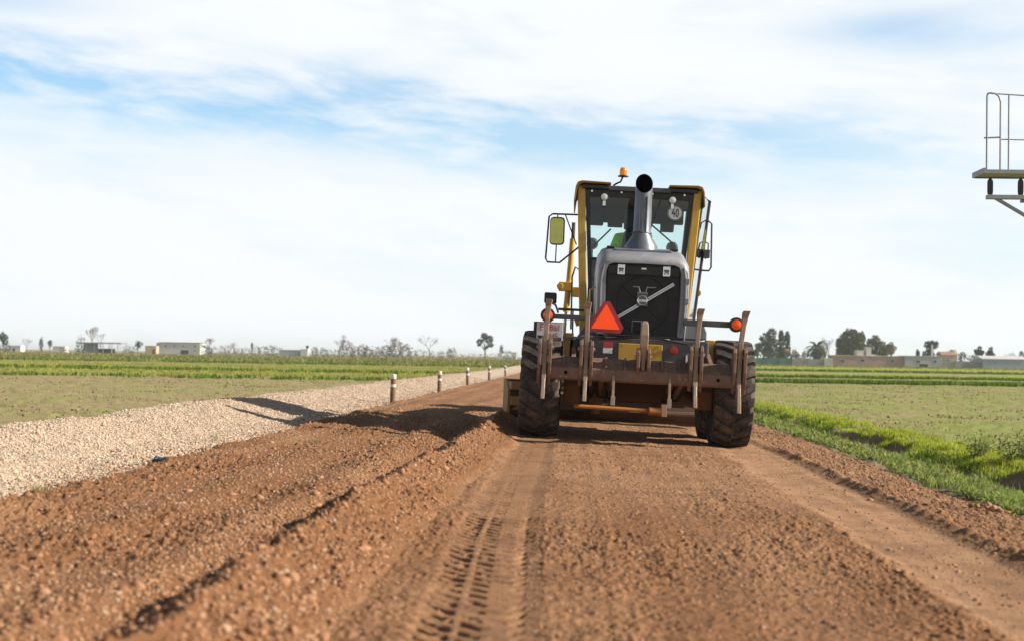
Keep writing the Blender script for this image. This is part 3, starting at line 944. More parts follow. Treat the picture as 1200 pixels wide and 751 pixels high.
secs = [hood_sec(-.20, 2.175, .54, 1.25), hood_sec(-.16, 2.225, .555, 1.25), hood_sec(-.05, 2.265, .56, 1.25), hood_sec(.35, 2.345, .565, 1.25), hood_sec(.9, 2.42, .565, 1.25), hood_sec(2.15, 2.44, .565, 1.25)]
hb = MB(); n_ = len(secs[0])
vs_ = [q for s_ in secs for q in s_]
fs_ = [(i * n_ + j, i * n_ + j + 1, (i + 1) * n_ + j + 1, (i + 1) * n_ + j) for i in range(len(secs) - 1) for j in range(n_ - 1)]
inner = [(-.44, -.20, 1.29), (-.455, -.20, 1.6), (-.46, -.20, 1.85), (-.455, -.20, 2.05), (-.43, -.20, 2.12), (-.37, -.20, 2.145), (0, -.20, 2.15)]
inner = inner + [(-x, y, z) for x, y, z in reversed(inner[:-1])]
b0 = len(vs_); vs_ += inner; vs_ += [(x * .97, -.07, z) for x, y, z in inner]
for j in range(n_ - 1):
    fs_.append((j, j + 1, b0 + j + 1, b0 + j)); fs_.append((b0 + j, b0 + j + 1, b0 + n_ + j + 1, b0 + n_ + j))
hb.add(vs_, fs_)
hood = hb.build('engine_hood', M_lgrey, G, smooth=True)
MB().tube([(-.562, .30, 1.3), (-.568, .30, 2.0), (-.52, .30, 2.25)], .004, 4).build('hood_seam', M_blk, hood)
MB().tube([(.562, .30, 1.3), (.568, .30, 2.0), (.52, .30, 2.25)], .004, 4).build('hood_seam', M_blk, hood)
MB().tube([(-.42, -.135, 2.222), (.42, -.135, 2.222)], .0035, 4).build('hood_seam', M_blk, hood)
# hood top ledge
MB().prism([(-.30, 2.285), (.30, 2.285), (.38, 2.315), (.36, 2.36), (-.36, 2.36), (-.38, 2.315)], .25, 1.4, 'y').build('hood_ledge', M_grey, G, bevel=.02)
for s in (-1, 1):
    bx('air_vent', M_blk, G, s * .40 - .05, s * .40 + .05, .45, .85, 2.37, 2.40, .01)
    # inner lip of the rear frame: highlight painted paler right, shade darker left
    MB().tube([(s * .485, -.215, 2.12), (s * .515, -.215, 1.95), (s * .515, -.215, 1.6), (s * .50, -.215, 1.33)], [.014, .02, .018, .014], 8).build('frame_lip_shading', M_lgrey if s > 0 else M_grey, G, smooth=True)
for z in (1.45, 1.68, 1.92):
    bx('hinge', M_lgrey, G, .505, .555, -.235, -.19, z, z + .07, .006)
# grille
gr = bx('radiator_grille', M_grille, G, -.445, .445, -.125, -.085, 1.28, 2.15, .004)
g = MB()
for z in np.arange(1.31, 2.0, .022): g.box(-.43, .43, -.136, -.127, z, z + .007)
for x in np.arange(-.43, .431, .043): g.box(x - .003, x + .003, -.140, -.137, 1.31, 2.0)
g.build('grille_slats', M_blk, gr)
bx('grille_header', M_blk, gr, -.44, .44, -.165, -.126, 2.005, 2.125, .012)
MB().tube([(.335 * math.cos(a), -.150, 1.66 + .335 * math.sin(a)) for a in np.linspace(0, 2 * PI, 48, endpoint=False)], .010, 8, closed=True).build('fan_guard', M_blk, gr, smooth=True)
g = MB()
for a in (R(-40), R(140), R(-110), R(30)): g.tube([(.06 * math.cos(a), -.15, 1.66 + .06 * math.sin(a)), (.33 * math.cos(a), -.15, 1.66 + .33 * math.sin(a))], .007, 6)
g.build('fan_guard', M_blk, gr)
for x in (-.275, .275):
    l_ = bx('hood_latch', M_shine, G, x - .045, x + .045, -.205, -.165, 2.0, 2.13, .008)
    MB().tube([(x - .02, -.21, 2.03), (x - .02, -.235, 2.05), (x + .02, -.235, 2.05), (x + .02, -.21, 2.03)], .006, 6).box(x - .03, x + .03, -.215, -.204, 2.06, 2.085).build('latch_catch', M_dgrey, l_)
bx('hood_latch', M_shine, G, -.03, .03, -.18, -.164, 2.075, 2.10, .004)
# emblem: ring on a square plate, diagonal bars, arrow-less iron mark with lettering
MB().tube([(-.33, -.165, 1.475), (.365, -.165, 1.93)], .0085, 6).tube([(-.315, -.165, 1.452), (.380, -.165, 1.907)], .0085, 6).tube([(-.322, -.162, 1.464), (.372, -.162, 1.918)], .005, 6).build('emblem_bar', M_shine, G)
em = bx('emblem', M_grey, G, -.068, .068, -.190, -.172, 1.632, 1.768, .006)
MB().tube([(.056 * math.cos(a), -.196, 1.70 + .056 * math.sin(a)) for a in np.linspace(0, 2 * PI, 32, endpoint=False)], .009, 8, closed=True).build('emblem_ring', M_shine, em, smooth=True)
bx('emblem_band', M_shine, em, -.066, .066, -.199, -.191, 1.684, 1.716, .002)


def text(name, body, size, mat, parent, loc, rot=(PI / 2, 0, 0), ex=.001, sx=1.0, al='CENTER', off=0.0):
    c = bpy.data.curves.new(name, 'FONT'); c.body = body; c.size = size; c.extrude = ex; c.offset = off
    c.align_x = al; c.align_y = 'CENTER'
    c.materials.append(mat)
    o = bpy.data.objects.new(name, c); COL.objects.link(o); bpy.context.view_layer.update()
    me = bpy.data.meshes.new_from_object(o.evaluated_get(bpy.context.evaluated_depsgraph_get()))
    bpy.data.objects.remove(o); me.name = name
    o = bpy.data.objects.new(name, me); COL.objects.link(o)
    if not me.materials: me.materials.append(mat)
    o.parent = parent; o.location = loc; o.rotation_euler = rot; o.scale = (sx, 1, 1)
    return o


text('emblem_lettering', 'VOLVO', .032, M_black, em, (0, -.201, 1.70), ex=.0008)
MB().tube([(-.12, -.17, 1.865), (-.05, -.19, 1.86), (-.035, -.19, 1.80)], .009, 6).tube([(.16, -.17, 1.865), (.05, -.19, 1.86), (.035, -.19, 1.80)], .009, 6).build('grab_handle', M_lgrey, G)
bx('handle_block', M_lgrey, G, -.065, .065, -.178, -.16, 1.775, 1.805, .003)
MB().tube([(-.11, -.17, 1.32), (-.11, -.20, 1.45), (.0, -.20, 1.45), (.0, -.17, 1.32)], .008, 6).build('grab_handle', M_grey, G)
MB().tube([(-.60, -.1, 1.52), (-.64, -.13, 1.55), (-.64, -.13, 1.80), (-.58, -.1, 1.84)], .012, 8).build('grab_handle', M_yel, G)

# ---- exhaust stack, cut back at an angle
st = MB(); n_ = 28
def ring(rx, ry, z, cy_=.9, cut=None):
    o = []
    for j in range(n_):
        a = 2 * PI * j / n_
        x, y = rx * math.cos(a), ry * math.sin(a)
        o.append((x, cy_ + y, z if cut is None else z + cut * y / ry))
    return o
rings = [ring(.225, .24, 2.36), ring(.21, .22, 2.45), ring(.125, .14, 2.585), ring(.115, .125, 2.62), ring(.112, .12, 3.0), ring(.110, .115, 3.26, cut=.135), ring(.098, .103, 3.255, cut=.135), ring(.098, .103, 2.9)]
st.add([q for r_ in rings for q in r_], [(i * n_ + j, i * n_ + (j + 1) % n_, (i + 1) * n_ + (j + 1) % n_, (i + 1) * n_ + j) for i in range(len(rings) - 1) for j in range(n_)])
stk = st.build('exhaust_stack', M_stack, G, smooth=True)
rings = [ring(.1115, .1165, 3.2605, cut=.137), ring(.0975, .1025, 3.2605, cut=.137), ring(.09, .09, 2.95), ring(.001, .001, 2.94)]
MB().add([q for r_ in rings for q in r_], [(i * n_ + j, i * n_ + (j + 1) % n_, (i + 1) * n_ + (j + 1) % n_, (i + 1) * n_ + j) for i in range(3) for j in range(n_)]).build('stack_bore', M_soot_hole, stk)
for s in (-1, 1):
    bx('stack_seam', M_stack, stk, s * .045 - .006, s * .045 + .006, .775, .80, 2.63, 3.08, .002)

# ---- cab
CB, CF = 2.2, 3.75      # rear and front faces
for s in (-1, 1):
    MB().hexa([(s * .735, CB, 1.30), (s * .625, CB, 1.30), (s * .625, CB + .14, 1.30), (s * .735, CB + .14, 1.30),
               (s * .865, CB, 3.36), (s * .755, CB, 3.36), (s * .755, CB + .14, 3.36), (s * .865, CB + .14, 3.36)]).build('cab_post', M_yel, G, bevel=.014)
    MB().hexa([(s * .62, CB + .01, 1.60), (s * .57, CB + .01, 1.60), (s * .57, CB + .06, 1.60), (s * .62, CB + .06, 1.60),
               (s * .752, CB + .01, 3.30), (s * .69, CB + .01, 3.30), (s * .69, CB + .06, 3.30), (s * .752, CB + .06, 3.30)]).build('window_seal', M_blk, G)
    MB().hexa([(s * .72, CF - .1, 1.30), (s * .64, CF - .1, 1.30), (s * .64, CF, 1.30), (s * .72, CF, 1.30),
               (s * .83, CF - .1, 3.34), (s * .77, CF - .1, 3.34), (s * .77, CF, 3.34), (s * .83, CF, 3.34)]).build('cab_post', M_dgrey, G, bevel=.01)
    if s < 0:
        MB().add([(s * .70, CB + .16, 1.6), (s * .70, CF - .12, 1.6), (s * .82, CF - .12, 3.28), (s * .82, CB + .16, 3.28)], [(0, 1, 2, 3)]).build('side_window', M_glass, G, fix=False)
    bx('cab_side', M_dgrey, G, s * .66 - .03, s * .66 + .03, CB + .14, CF - .1, 1.28, 1.62 if s < 0 else 1.42, .01)
bx('cab_lower_panel', M_grey, G, -.62, .62, CB + .02, CB + .06, 1.30, 2.36, .01)
bx('cab_floor', M_int, G, -.62, .62, CB + .07, CF, 1.46, 1.54)
rw = MB().add([(-.645, CB + .035, 2.36), (.645, CB + .035, 2.36), (.735, CB + .035, 3.24), (-.735, CB + .035, 3.24)], [(0, 1, 2, 3)]).build('rear_window', M_glass, G, fix=False)
bx('window_seal', M_blk, rw, -.70, .70, CB + .015, CB + .06, 3.21, 3.345, .01)
bx('window_seal', M_blk, rw, -.645, .645, CB + .012, CB + .058, 2.33, 2.37, .01)
MB().tube([(.30, CB - .01, 3.22), (.12, CB - .015, 2.62)], .008, 6).tube([(.13, CB - .02, 2.90), (.10, CB - .02, 2.45)], .010, 6).build('wiper', M_blk, rw)
MB().add([(-.64, CF - .03, 1.56), (.64, CF - .03, 1.56), (.77, CF - .03, 3.24), (-.77, CF - .03, 3.24)], [(0, 1, 2, 3)]).build('windshield', M_glass, G, fix=False)
bx('windshield_frame', M_int, G, -.77, .77, CF - .08, CF - .01, 3.22, 3.34)
bx('windshield_frame', M_int, G, -.64, .64, CF - .08, CF - .01, 1.50, 2.20)
bx('headliner', M_int, G, -.76, .76, CB + .08, CF - .1, 3.24, 3.33)
bx('sun_visor', M_int, G, -.72, -.02, CF - .20, CF - .14, 2.985, 3.24, .02)
bx('sun_visor', M_int, G, .14, .72, CF - .20, CF - .14, 3.00, 3.24, .02)
bx('interior_mirror', M_int, G, -.40, -.18, 3.35, 3.38, 2.90, 3.03, .02)
bx('control_box', M_int, G, -.66, -.46, CF - .30, CF - .2, 2.93, 3.10, .02)
bx('control_box', M_int, G, .38, .58, CF - .30, CF - .2, 2.88, 3.02, .02)
MB().tube([(-.60, CF - .12, 2.62), (-.34, CF - .12, 2.90)], .012, 6).build('wiper', M_int, G)
MB().tube([(.60, CF - .12, 2.72), (.22, CF - .12, 3.02)], .012, 6).build('wiper', M_int, G)
# roof: grey middle, yellow side lobes coloured as if shaded, with turned-down lips
bx('roof_centre', M_dgrey, G, -.43, .43, CB - .05, CF + .10, 3.30, 3.365, .01)
for s in (-1, 1):
    MB().prism([(s * .40, 3.378), (s * .40, 3.405), (s * .80, 3.415), (s * .86, 3.395), (s * .888, 3.33), (s * .905, 3.13), (s * .887, 3.13), (s * .868, 3.30), (s * .84, 3.36), (s * .78, 3.380)], CB - .10, CF + .12, 'y').build('roof_panel', M_roofp, G, bevel=.008)
    bx('roof_liner', M_blk, G, min(s * .42, s * .80), max(s * .42, s * .80), CB - .06, CF + .06, 3.315, 3.362, .006)
for x in (-.485, .455):
    l_ = MB().lathe([(0, CB - .10), (.045, CB - .095), (.052, CB - .06), (.04, CB - .02)], c=(x, 0, 3.20), ax='y', n=20).build('work_light', M_shine, G, smooth=True)
    MB().lathe([(0, CB - .105), (.040, CB - .10)], c=(x, 0, 3.20), ax='y', n=20).build('lens', M_lamp, l_)
    bx('lamp_bracket', M_shine, l_, x - .02, x + .02, CB - .06, CB - .02, 3.08, 3.16, .004)
for x in (-.66, -.25, .18, .62):
    MB().lathe([(0, CB - .0), (.014, CB + .0), (.014, CB + .02)], c=(x, 0, 3.285), ax='y', n=10).build('bolt', M_shine, G)
# beacon on its arm
bc = MB().tube([(-.37, CB, 3.37), (-.33, CB, 3.40), (-.27, CB, 3.43), (-.245, CB, 3.50)], .013, 8).build('beacon_bracket', M_blk, G)
MB().lathe([(0, 3.50), (.075, 3.50), (.075, 3.512), (.05, 3.52)], c=(-.24, CB, 0), ax='z', n=20).build('beacon_base', M_blk, bc, smooth=True)
MB().lathe([(.050, 3.52), (.053, 3.55), (.050, 3.60), (.036, 3.625), (0, 3.63)], c=(-.24, CB, 0), ax='z', n=20).build('beacon_lens', M_amb2, bc, smooth=True)
MB().lathe([(0, 3.40), (.03, 3.40), (.02, 3.37)], c=(.16, CB + .4, 0), ax='z', n=14).build('antenna_base', M_blk, G)
# speed sign
sg = MB().lathe([(0, CB - .022), (.098, CB - .022), (.104, CB - .018), (.104, CB + .0)], c=(.50, 0, 3.03), ax='y', n=40).build('speed_disc', M_white, G)
MB().tube([(.50 + .096 * math.cos(a), CB - .024, 3.03 + .096 * math.sin(a)) for a in np.linspace(0, 2 * PI, 40, endpoint=False)], .005, 6, closed=True).build('disc_border', M_black, sg)
zd, yd = 3.03, CB - .029
MB().prism([(.452, zd - .018), (.452, zd - .006), (.480, zd + .060), (.492, zd + .060), (.467, zd - .004), (.482, zd - .004), (.482, zd + .018), (.493, zd + .018), (.493, zd - .004), (.500, zd - .004), (.500, zd - .018), (.493, zd - .018), (.493, zd - .058), (.482, zd - .058), (.482, zd - .018)], yd, yd + .003, 'y').build('disc_numeral', M_black, sg)
MB().tube([(.530 + .016 * math.cos(a), yd, zd + .053 * math.sin(a)) for a in np.linspace(0, 2 * PI, 24, endpoint=False)], .0065, 6, closed=True).build('disc_numeral', M_black, sg)

MB().lathe([(.1125, 3.10), (.1135, 3.108), (.1125, 3.116)], c=(0, .9, 0), ax='z', n=28).build('stack_clamp', M_dgrey, stk)
MB().lathe([(.128, 2.60), (.132, 2.615), (.126, 2.63)], c=(0, .9, 0), ax='z', n=28).build('stack_clamp', M_dgrey, stk)
# interior
bx('driver_seat', M_int, G, -.28, .22, 2.62, 3.12, 1.98, 2.12, .04)
MB().prism([(-.22, 2.10), (.16, 2.10), (.17, 2.45), (.12, 2.80), (-.17, 2.80), (-.22, 2.45)], 2.56, 2.66, 'y').build('seat_backrest', M_int, G, bevel=.03)
bx('seat_headrest', M_int, G, -.185, .135, 2.57, 2.66, 2.80, 3.10, .035)
bx('seat_pedestal', M_int, G, -.2, .15, 2.7, 3.05, 1.54, 1.98, .02)
MB().prism([(-.12, 1.54), (.12, 1.54), (.10, 2.2), (.16, 2.38), (-.16, 2.38), (-.10, 2.2)], 3.35, 3.48, 'y').build('steering_console', M_int, G, bevel=.02)
MB().tube([(.18 * math.cos(a), 3.30 + .05 * math.sin(a), 2.44 + .16 * math.sin(a)) for a in np.linspace(0, 2 * PI, 28, endpoint=False)], .014, 8, closed=True).build('steering_wheel', M_int, G)
for s in (-1, 1):
    MB().tube([(s * .40, 3.2, 2.1), (s * .46, 3.1, 2.44)], .02, 8).tube([(s * .43, 3.05, 2.45), (s * .50, 3.15, 2.42)], .012, 8).build('control_lever', M_int, G)
    MB().lathe([(0, -.05), (.06, -.045), (.088, -.01), (.088, .03), (0, .05)], c=(s * .60, CF + .25, 2.70), ax='y', n=20).build('front_work_lamp', M_blk, G, smooth=True).scale = (1, 1, 1)
    MB().tube([(s * .60, CF + .25, 2.62), (s * .60, CF + .2, 2.3), (s * .62, CF, 2.2)], .015, 8).build('lamp_stalk', M_blk, G)

# right-hand door, standing ajar
dr = empty('cab_door'); dr.parent = G
A_, B_ = Vector((.875, CB + .05, 3.30)), Vector((1.06, CB + 1.0, 3.33))
C_, D_ = Vector((.90, CB + 1.0, 1.45)), Vector((.72, CB + .05, 1.42))
MB().add([A_, B_, C_, D_], [(0, 1, 2, 3)]).build('door_glass', M_glass, dr, fix=False)
MB().tube([A_, B_, C_, D_], .024, 8, closed=True).build('door_frame', M_blk, dr)
hm = (B_ * .62 + C_ * .38) + Vector((.03, 0, 0))
MB().tube([hm + Vector((0, 0, .12)), hm + Vector((.04, 0, .1)), hm + Vector((.04, 0, -.1)), hm + Vector((0, 0, -.12))], .010, 8).build('door_handle', M_blk, dr)
bx('latch_block', M_dgrey, dr, 1.00, 1.09, CB + .88, CB + .98, 2.50, 2.62, .01)


# mirrors
def mirror(s, a, b_, c_, d_, gx0, gx1, z0, z1, y):
    mr = MB().tube([(s * a[0], y, a[1]), (s * b_[0] - s * .05, y, b_[1]), (s * b_[0], y, b_[1] - .04), (s * c_[0], y, c_[1] + .05), (s * c_[0] - s * .03, y, c_[1]), (s * d_[0] - s * .0, y, c_[1]), (s * d_[2], y, d_[1])], .013, 8).build('mirror_arm', M_blk, G)
    x0, x1 = sorted((s * gx0, s * gx1))
    Mx = Matrix.Translation(((x0 + x1) / 2, y - .02, (z0 + z1) / 2)) @ Matrix.Rotation(R(s * 9), 4, 'Z') @ Matrix.Rotation(R(5), 4, 'X')
    hw_, hh = (x1 - x0) / 2, (z1 - z0) / 2

    def rr(k, r_=.05):
        o = []
        for (qx, qz, a0) in ((1, 1, 0), (-1, 1, 90), (-1, -1, 180), (1, -1, 270)):
            for t in (0, 45, 90):
                o.append((qx * (hw_ * k - r_) + r_ * math.cos(R(a0 + t)), qz * (hh * k - r_) + r_ * math.sin(R(a0 + t))))
        return o
    MB().prism(rr(1.0), 0.0, .05, 'y', Mx).build('mirror_housing', M_blk, mr)
    MB().prism(rr(.90, .04), -.006, -.001, 'y', Mx).build('mirror_glass', M_mir, mr)
    MB().tube([((x0 + x1) / 2, y, z0), ((x0 + x1) / 2, y, c_[1])], .010, 6).tube([((x0 + x1) / 2, y, z1), ((x0 + x1) / 2, y, a[1])], .010, 6).tube([(s * (abs(gx1) - .0), y, a[1]), (s * .84, y, 2.60)], .010, 6).build('mirror_strut', M_blk, mr)
    return mr


mirror(-1, (.80, 3.035), (1.255, 3.03), (1.275, 2.33), (1.07, 2.57, .80), 1.235, 1.025, 2.58, 2.985, 3.1)
mirror(1, (.84, 3.03), (1.10, 3.04), (1.12, 2.32), (1.0, 2.36, .78), 1.025, .85, 2.56, 2.96, 3.15)

# ---- rear lamps, plate, warning triangle
MB().box(-1.09, -.56, -.27, -.21, 1.425, 1.485).build('tail_light_bar', M_dgrey, G, bevel=.006)
MB().box(.50, 1.09, -.27, -.21, 1.425, 1.50).build('tail_light_bar', M_dgrey, G, bevel=.006)
for s in (-1, 1):
    tl = MB().lathe([(0, -.22), (.075, -.22), (.088, -.25), (.088, -.312), (.079, -.313), (.060, -.314)], c=(s * 1.135, 0, 1.465), ax='y', n=24).build('tail_light', M_blk, G, smooth=True)
    MB().lathe([(.060, -.310), (.058, -.326), (.045, -.334), (0, -.336)], c=(s * 1.135, 0, 1.465), ax='y', n=24).build('tail_light_lens', M_amb, tl, smooth=True)
wk = MB().tube([(-1.02, .2, 1.52), (-1.06, .6, 1.62), (-1.12, .9, 1.66)], .014, 8).tube([(-.70, .2, 1.56), (-1.02, .2, 1.56)], .016, 8).build('lamp_stalk', M_dgrey, G)
bx('work_lamp', M_blk, wk, -1.215, -1.055, .86, .97, 1.65, 1.79, .02)
pl = bx('licence_plate', M_plate, G, -1.262, -.945, -.265, -.255, 1.165, 1.375, .004)
text('plate_lettering', 'E 2861', .105, M_redt, pl, (-1.10, -.2665, 1.318), sx=.88)
text('plate_lettering', 'BHE', .095, M_redt, pl, (-1.075, -.2665, 1.218), sx=.9)
bx('plate_backing', M_blk, pl, -1.30, -.94, -.25, -.21, 1.15, 1.385, .008)
bx('plate_bracket', M_dgrey, pl, -1.0, -.72, -.24, -.20, 1.20, 1.23, .004)


def tri(cx__, cz__, r_, cut, y0, y1, tilt):
    pts = []
    for k in range(3):
        a = R(90 + 120 * k) + tilt
        for d_ in (-cut, cut):
            pts.append((cx__ + r_ * math.cos(a + d_), cz__ + r_ * math.sin(a + d_)))
    return MB().prism(pts, y0, y1, 'y')


tr_ = tri(-.44, 1.425, .225, .17, -.775, -.765, R(0)).build('warning_triangle', M_retro, G)
tri(-.445, 1.422, .185, .03, -.781, -.776, R(0)).build('triangle_face', M_fluo_glow, tr_)
bx('triangle_bracket', M_dgrey, tr_, -.46, -.42, -.764, -.50, 1.24, 1.30, .003)

# ---- ripper / scarifier at the rear
rp = MB().prism([(-1.14, .715), (-1.17, .74), (-1.17, .855), (-1.13, .885), (-.98, .985), (-.93, .985), (-.93, .73), (-.95, .715)], -1.09, 1.09, 'x').build('ripper_beam', M_rust, G, bevel=.008)
for x in (-.88, .86):
    MB().lathe([(0, -1.173), (.020, -1.173), (.020, -1.166)], c=(x, 0, .80), ax='y', n=14).build('hole_disc', M_soot_hole, rp)  # flat black disc paints the dark inside of a hole
for s in (-1, 1):
    MB().prism([(-1.0, .74), (-1.0, .95), (-.40, 1.10), (-.30, 1.08), (-.30, .90), (-.45, .86)], s * .80 - .025, s * .80 + .025, 'x').build('ripper_link', M_rust, G, bevel=.006)
    MB().prism([(-1.0, .72), (-1.0, .84), (-.20, .72), (.10, .62), (.10, .50), (-.25, .58)], s * .46 - .025, s * .46 + .025, 'x').build('ripper_link', M_rust, G, bevel=.006)
    MB().tube([(s * .36, -.95, .78), (s * .36, -.30, .62)], .035, 12).build('ripper_cylinder', M_dgrey, G)


def shank(x, ztop, zbot, lean, kind):
    # two cheek plates with a gap, a curved shank between them
    zt = 1.175 if kind == 'long' else 1.12
    zb = .655 if kind == 'long' else .735
    for s in (-1, 1):
        c_ = x + s * .060
        MB().prism([(-1.21, zt - .05), (-1.18, zt), (-1.08, zt), (-.97, zt - .12), (-.94, .99), (-.94, .74), (-1.02, zb + .02), (-1.12, zb), (-1.19, zb + .12), (-1.22, .90)], c_ - .019, c_ + .019, 'x').build('ripper_cheek', M_rust, rp, bevel=.006)
    MB().tube([(x - .10, -1.13, zt - .10), (x + .10, -1.13, zt - .10)], .022, 10).build('pivot_pin', M_worn, rp)
    if kind == 'long':
        w = .026
        P = [(-1.09, ztop), (-1.10, ztop - .12), (-1.12, ztop - .35), (-1.11, 1.0), (-1.13, .80), (-1.19, .66), (-1.27, .56), (-1.33, zbot)]
        D = [.045, .04, .042, .05, .05, .045, .036, .014]
        X0 = [x + lean * max(0, (z - 1.15)) for _, z in P]
        vs_ = []
        for (y, z), d_, xx in zip(P, D, X0):
            ww = w if z > .7 else w * .85
            if z == ztop: ww = w * 1.5
            vs_ += [(xx - ww, y - d_, z), (xx + ww, y - d_, z), (xx + ww, y + d_, z), (xx - ww, y + d_, z)]
        fs_ = [(0, 1, 2, 3), tuple(4 * (len(P) - 1) + i for i in (3, 2, 1, 0))]
        for i in range(len(P) - 1):
            for j in range(4): fs_.append((4 * i + j, 4 * i + (j + 1) % 4, 4 * i + 4 + (j + 1) % 4, 4 * i + 4 + j))
        sh = MB().add(vs_, fs_).build('ripper_shank', M_tooth, rp, bevel=.006)
        xx = X0[0]
        MB().hexa([(xx - .03, -1.15, ztop - .03), (xx + .03, -1.15, ztop - .03), (xx + .03, -1.03, ztop - .03), (xx - .03, -1.03, ztop - .03),
                   (xx - .034 + lean * .03, -1.16, ztop + .035), (xx + .046 + lean * .03, -1.16, ztop + .035), (xx + .046, -1.02, ztop + .02), (xx - .034, -1.02, ztop + .02)]).build('shank_head', M_tooth, sh, bevel=.005)
        MB().hexa([(x - .022, -1.31, zbot + .01), (x + .022, -1.31, zbot + .01), (x + .022, -1.285, zbot), (x - .022, -1.285, zbot),
                   (x - .016, -1.235, .72), (x + .016, -1.235, .72), (x + .016, -1.20, .72), (x - .016, -1.20, .72)]).build('shank_tip', M_worn, sh, bevel=.004)
    else:
        P = [(-1.10, 1.43, .028), (-1.12, 1.39, .040), (-1.15, 1.27, .048), (-1.15, 1.14, .044), (-1.12, 1.02, .026), (-1.10, .80, .026)]
        vs_ = []
        for y, z, ww in P:
            vs_ += [(x - ww, y - .045, z), (x + ww, y - .045, z), (x + ww, y + .05, z), (x - ww, y + .05, z)]
        fs_ = [(0, 1, 2, 3), tuple(4 * (len(P) - 1) + i for i in (3, 2, 1, 0))]
        for i in range(len(P) - 1):
            for j in range(4): fs_.append((4 * i + j, 4 * i + (j + 1) % 4, 4 * i + 4 + (j + 1) % 4, 4 * i + 4 + j))
        MB().add(vs_, fs_).build('ripper_shank', M_tooth, rp, bevel=.008)


for x, zt, zb, ln, kd in ((-1.13, 1.59, .49, .03, 'long'), (-.655, 1.58, .485, -.02, 'long'), (.0, 1.42, .7, 0, 'short'), (.60, 1.57, .475, .07, 'long'), (1.095, 1.57, .44, .12, 'long')):
    shank(x, zt, zb, ln, kd)
for x in (-.33, .31):
    sc_ = MB().prism([(-1.19, .79), (-1.15, .79), (-1.17, .62), (-1.24, .46), (-1.27, .46), (-1.22, .62)], x - .014, x + .014, 'x').build('scarifier_tooth', M_tooth, rp, bevel=.003)
    bx('tooth_tip', M_worn, sc_, x - .024, x + .024, -1.285, -1.235, .455, .56, .004)
for x in (-.90, -.42, -.2, .22, .42, .88):
    MB().prism([(-1.178, .885), (-1.155, .862), (-.99, .975), (-.99, 1.0)], x - .012, x + .012, 'x').build('gusset', M_rust, rp, bevel=.003)
for s in (-1, 1):
    MB().tube([(s * .56, -.6, 1.0), (s * .57, -.5, .72), (s * .48, -.3, .52), (s * .3, -.1, .5)], .016, 8).build('hydraulic_hose', M_hose, G)
MB().tube([(-.62, -.35, 1.2), (-.75, -.45, 1.15), (-.84, -.5, .95), (-.80, -.5, .80)], .012, 8).build('hydraulic_hose', M_hose, G)
for i, (x0_, x1_) in enumerate([(-.50, -.56), (-.42, -.36), (.44, .40), (.62, .68)]):
    MB().tube([(x0_, -.25, .95), (x0_ + .02, -.2, .75), (x1_, 0, .52), (x1_, .3, .45)], .014, 8).build('hydraulic_hose', M_hose, G)

# ---- front frame, circle, blade
MB().prism([(3.7, 1.3), (3.8, 1.9), (4.6, 2.0), (6.2, 1.85), (8.4, 1.25), (8.5, 1.0), (8.0, .98), (6.0, 1.55), (4.8, 1.62), (4.2, 1.25)], -.17, .17, 'x').build('front_frame', M_yel, G, bevel=.02)
MB().tube([(-.95, 8.1, .66), (.95, 8.1, .66)], .09, 12).box(-.2, .2, 7.95, 8.25, .6, 1.1).build('front_axle', M_yel2, G, bevel=.02)
MB().prism([(7.9, .85), (7.9, 1.0), (5.4, .62), (5.4, .48)], -.13, .13, 'x').build('drawbar', M_yel2, G, bevel=.02)
MB().lathe([(.50, .50), (.70, .50), (.72, .53), (.72, .59), (.70, .61), (.50, .61), (.50, .50)], c=(0, 5.1, 0), ax='z', n=48).build('blade_circle', M_yel2, G, smooth=True)
BA = R(17)
MBl = Matrix.Translation((0, 5.05, 0)) @ Matrix.Rotation(BA, 4, 'Z')
prof = []
for i in range(9):
    t = i / 8; a = R(-58 + 116 * t)
    prof.append((.30 * math.cos(a) - .12, .30 + .35 * math.sin(a)))
outer = [(y + .025, z) for y, z in prof]
bl_ = MB().prism([(-y, z) for y, z in prof] + [(-y, z) for y, z in reversed(outer)], -1.92, 1.92, 'x', MBl).build('moldboard', M_blade, G)
MB().box(-1.92, 1.92, -.07, -.045, -.03, .10, MBl).build('cutting_edge', M_blade, bl_)
for s in (-1, 1):
    MB().prism([(-.30, .02), (-.02, .0), (-.0, .60), (-.14, .60), (-.30, .45)], s * 1.92 - .02, s * 1.92 + .02, 'x', MBl).build('blade_end_plate', M_dusty, bl_, bevel=.006)
for z in (.16, .44):
    MB().box(-1.75, 1.75, -.30, -.24, z, z + .05, MBl).build('slide_rail', M_blade, bl_, bevel=.006)
MB().box(-1.92, -1.74, -.40, -.22, .44, .56, MBl).box(-1.90, -1.76, -.36, -.24, .20, .34, MBl).build('rail_stop', M_dusty, bl_, bevel=.008)
MB().box(-1.70, -1.58, -.20, -.08, .58, .76, MBl).build('rail_stop', M_yel2, bl_, bevel=.008)
for s in (-1, 1):
    MB().prism([(-.45, .12), (-.28, .12), (-.1, .60), (-.38, .66)], s * .55 - .05, s * .55 + .05, 'x', MBl).build('blade_bracket', M_under, bl_, bevel=.01)
MB().tube([(-.75, 3.75, .255), (.40, 3.95, .235)], .030, 12).build('side_shift_cylinder', M_yel2, G)
MB().tube([(.36, 3.93, .235), (.56, 3.98, .225)], .060, 14).build('cylinder_end', M_yel2, G, bevel=.01)
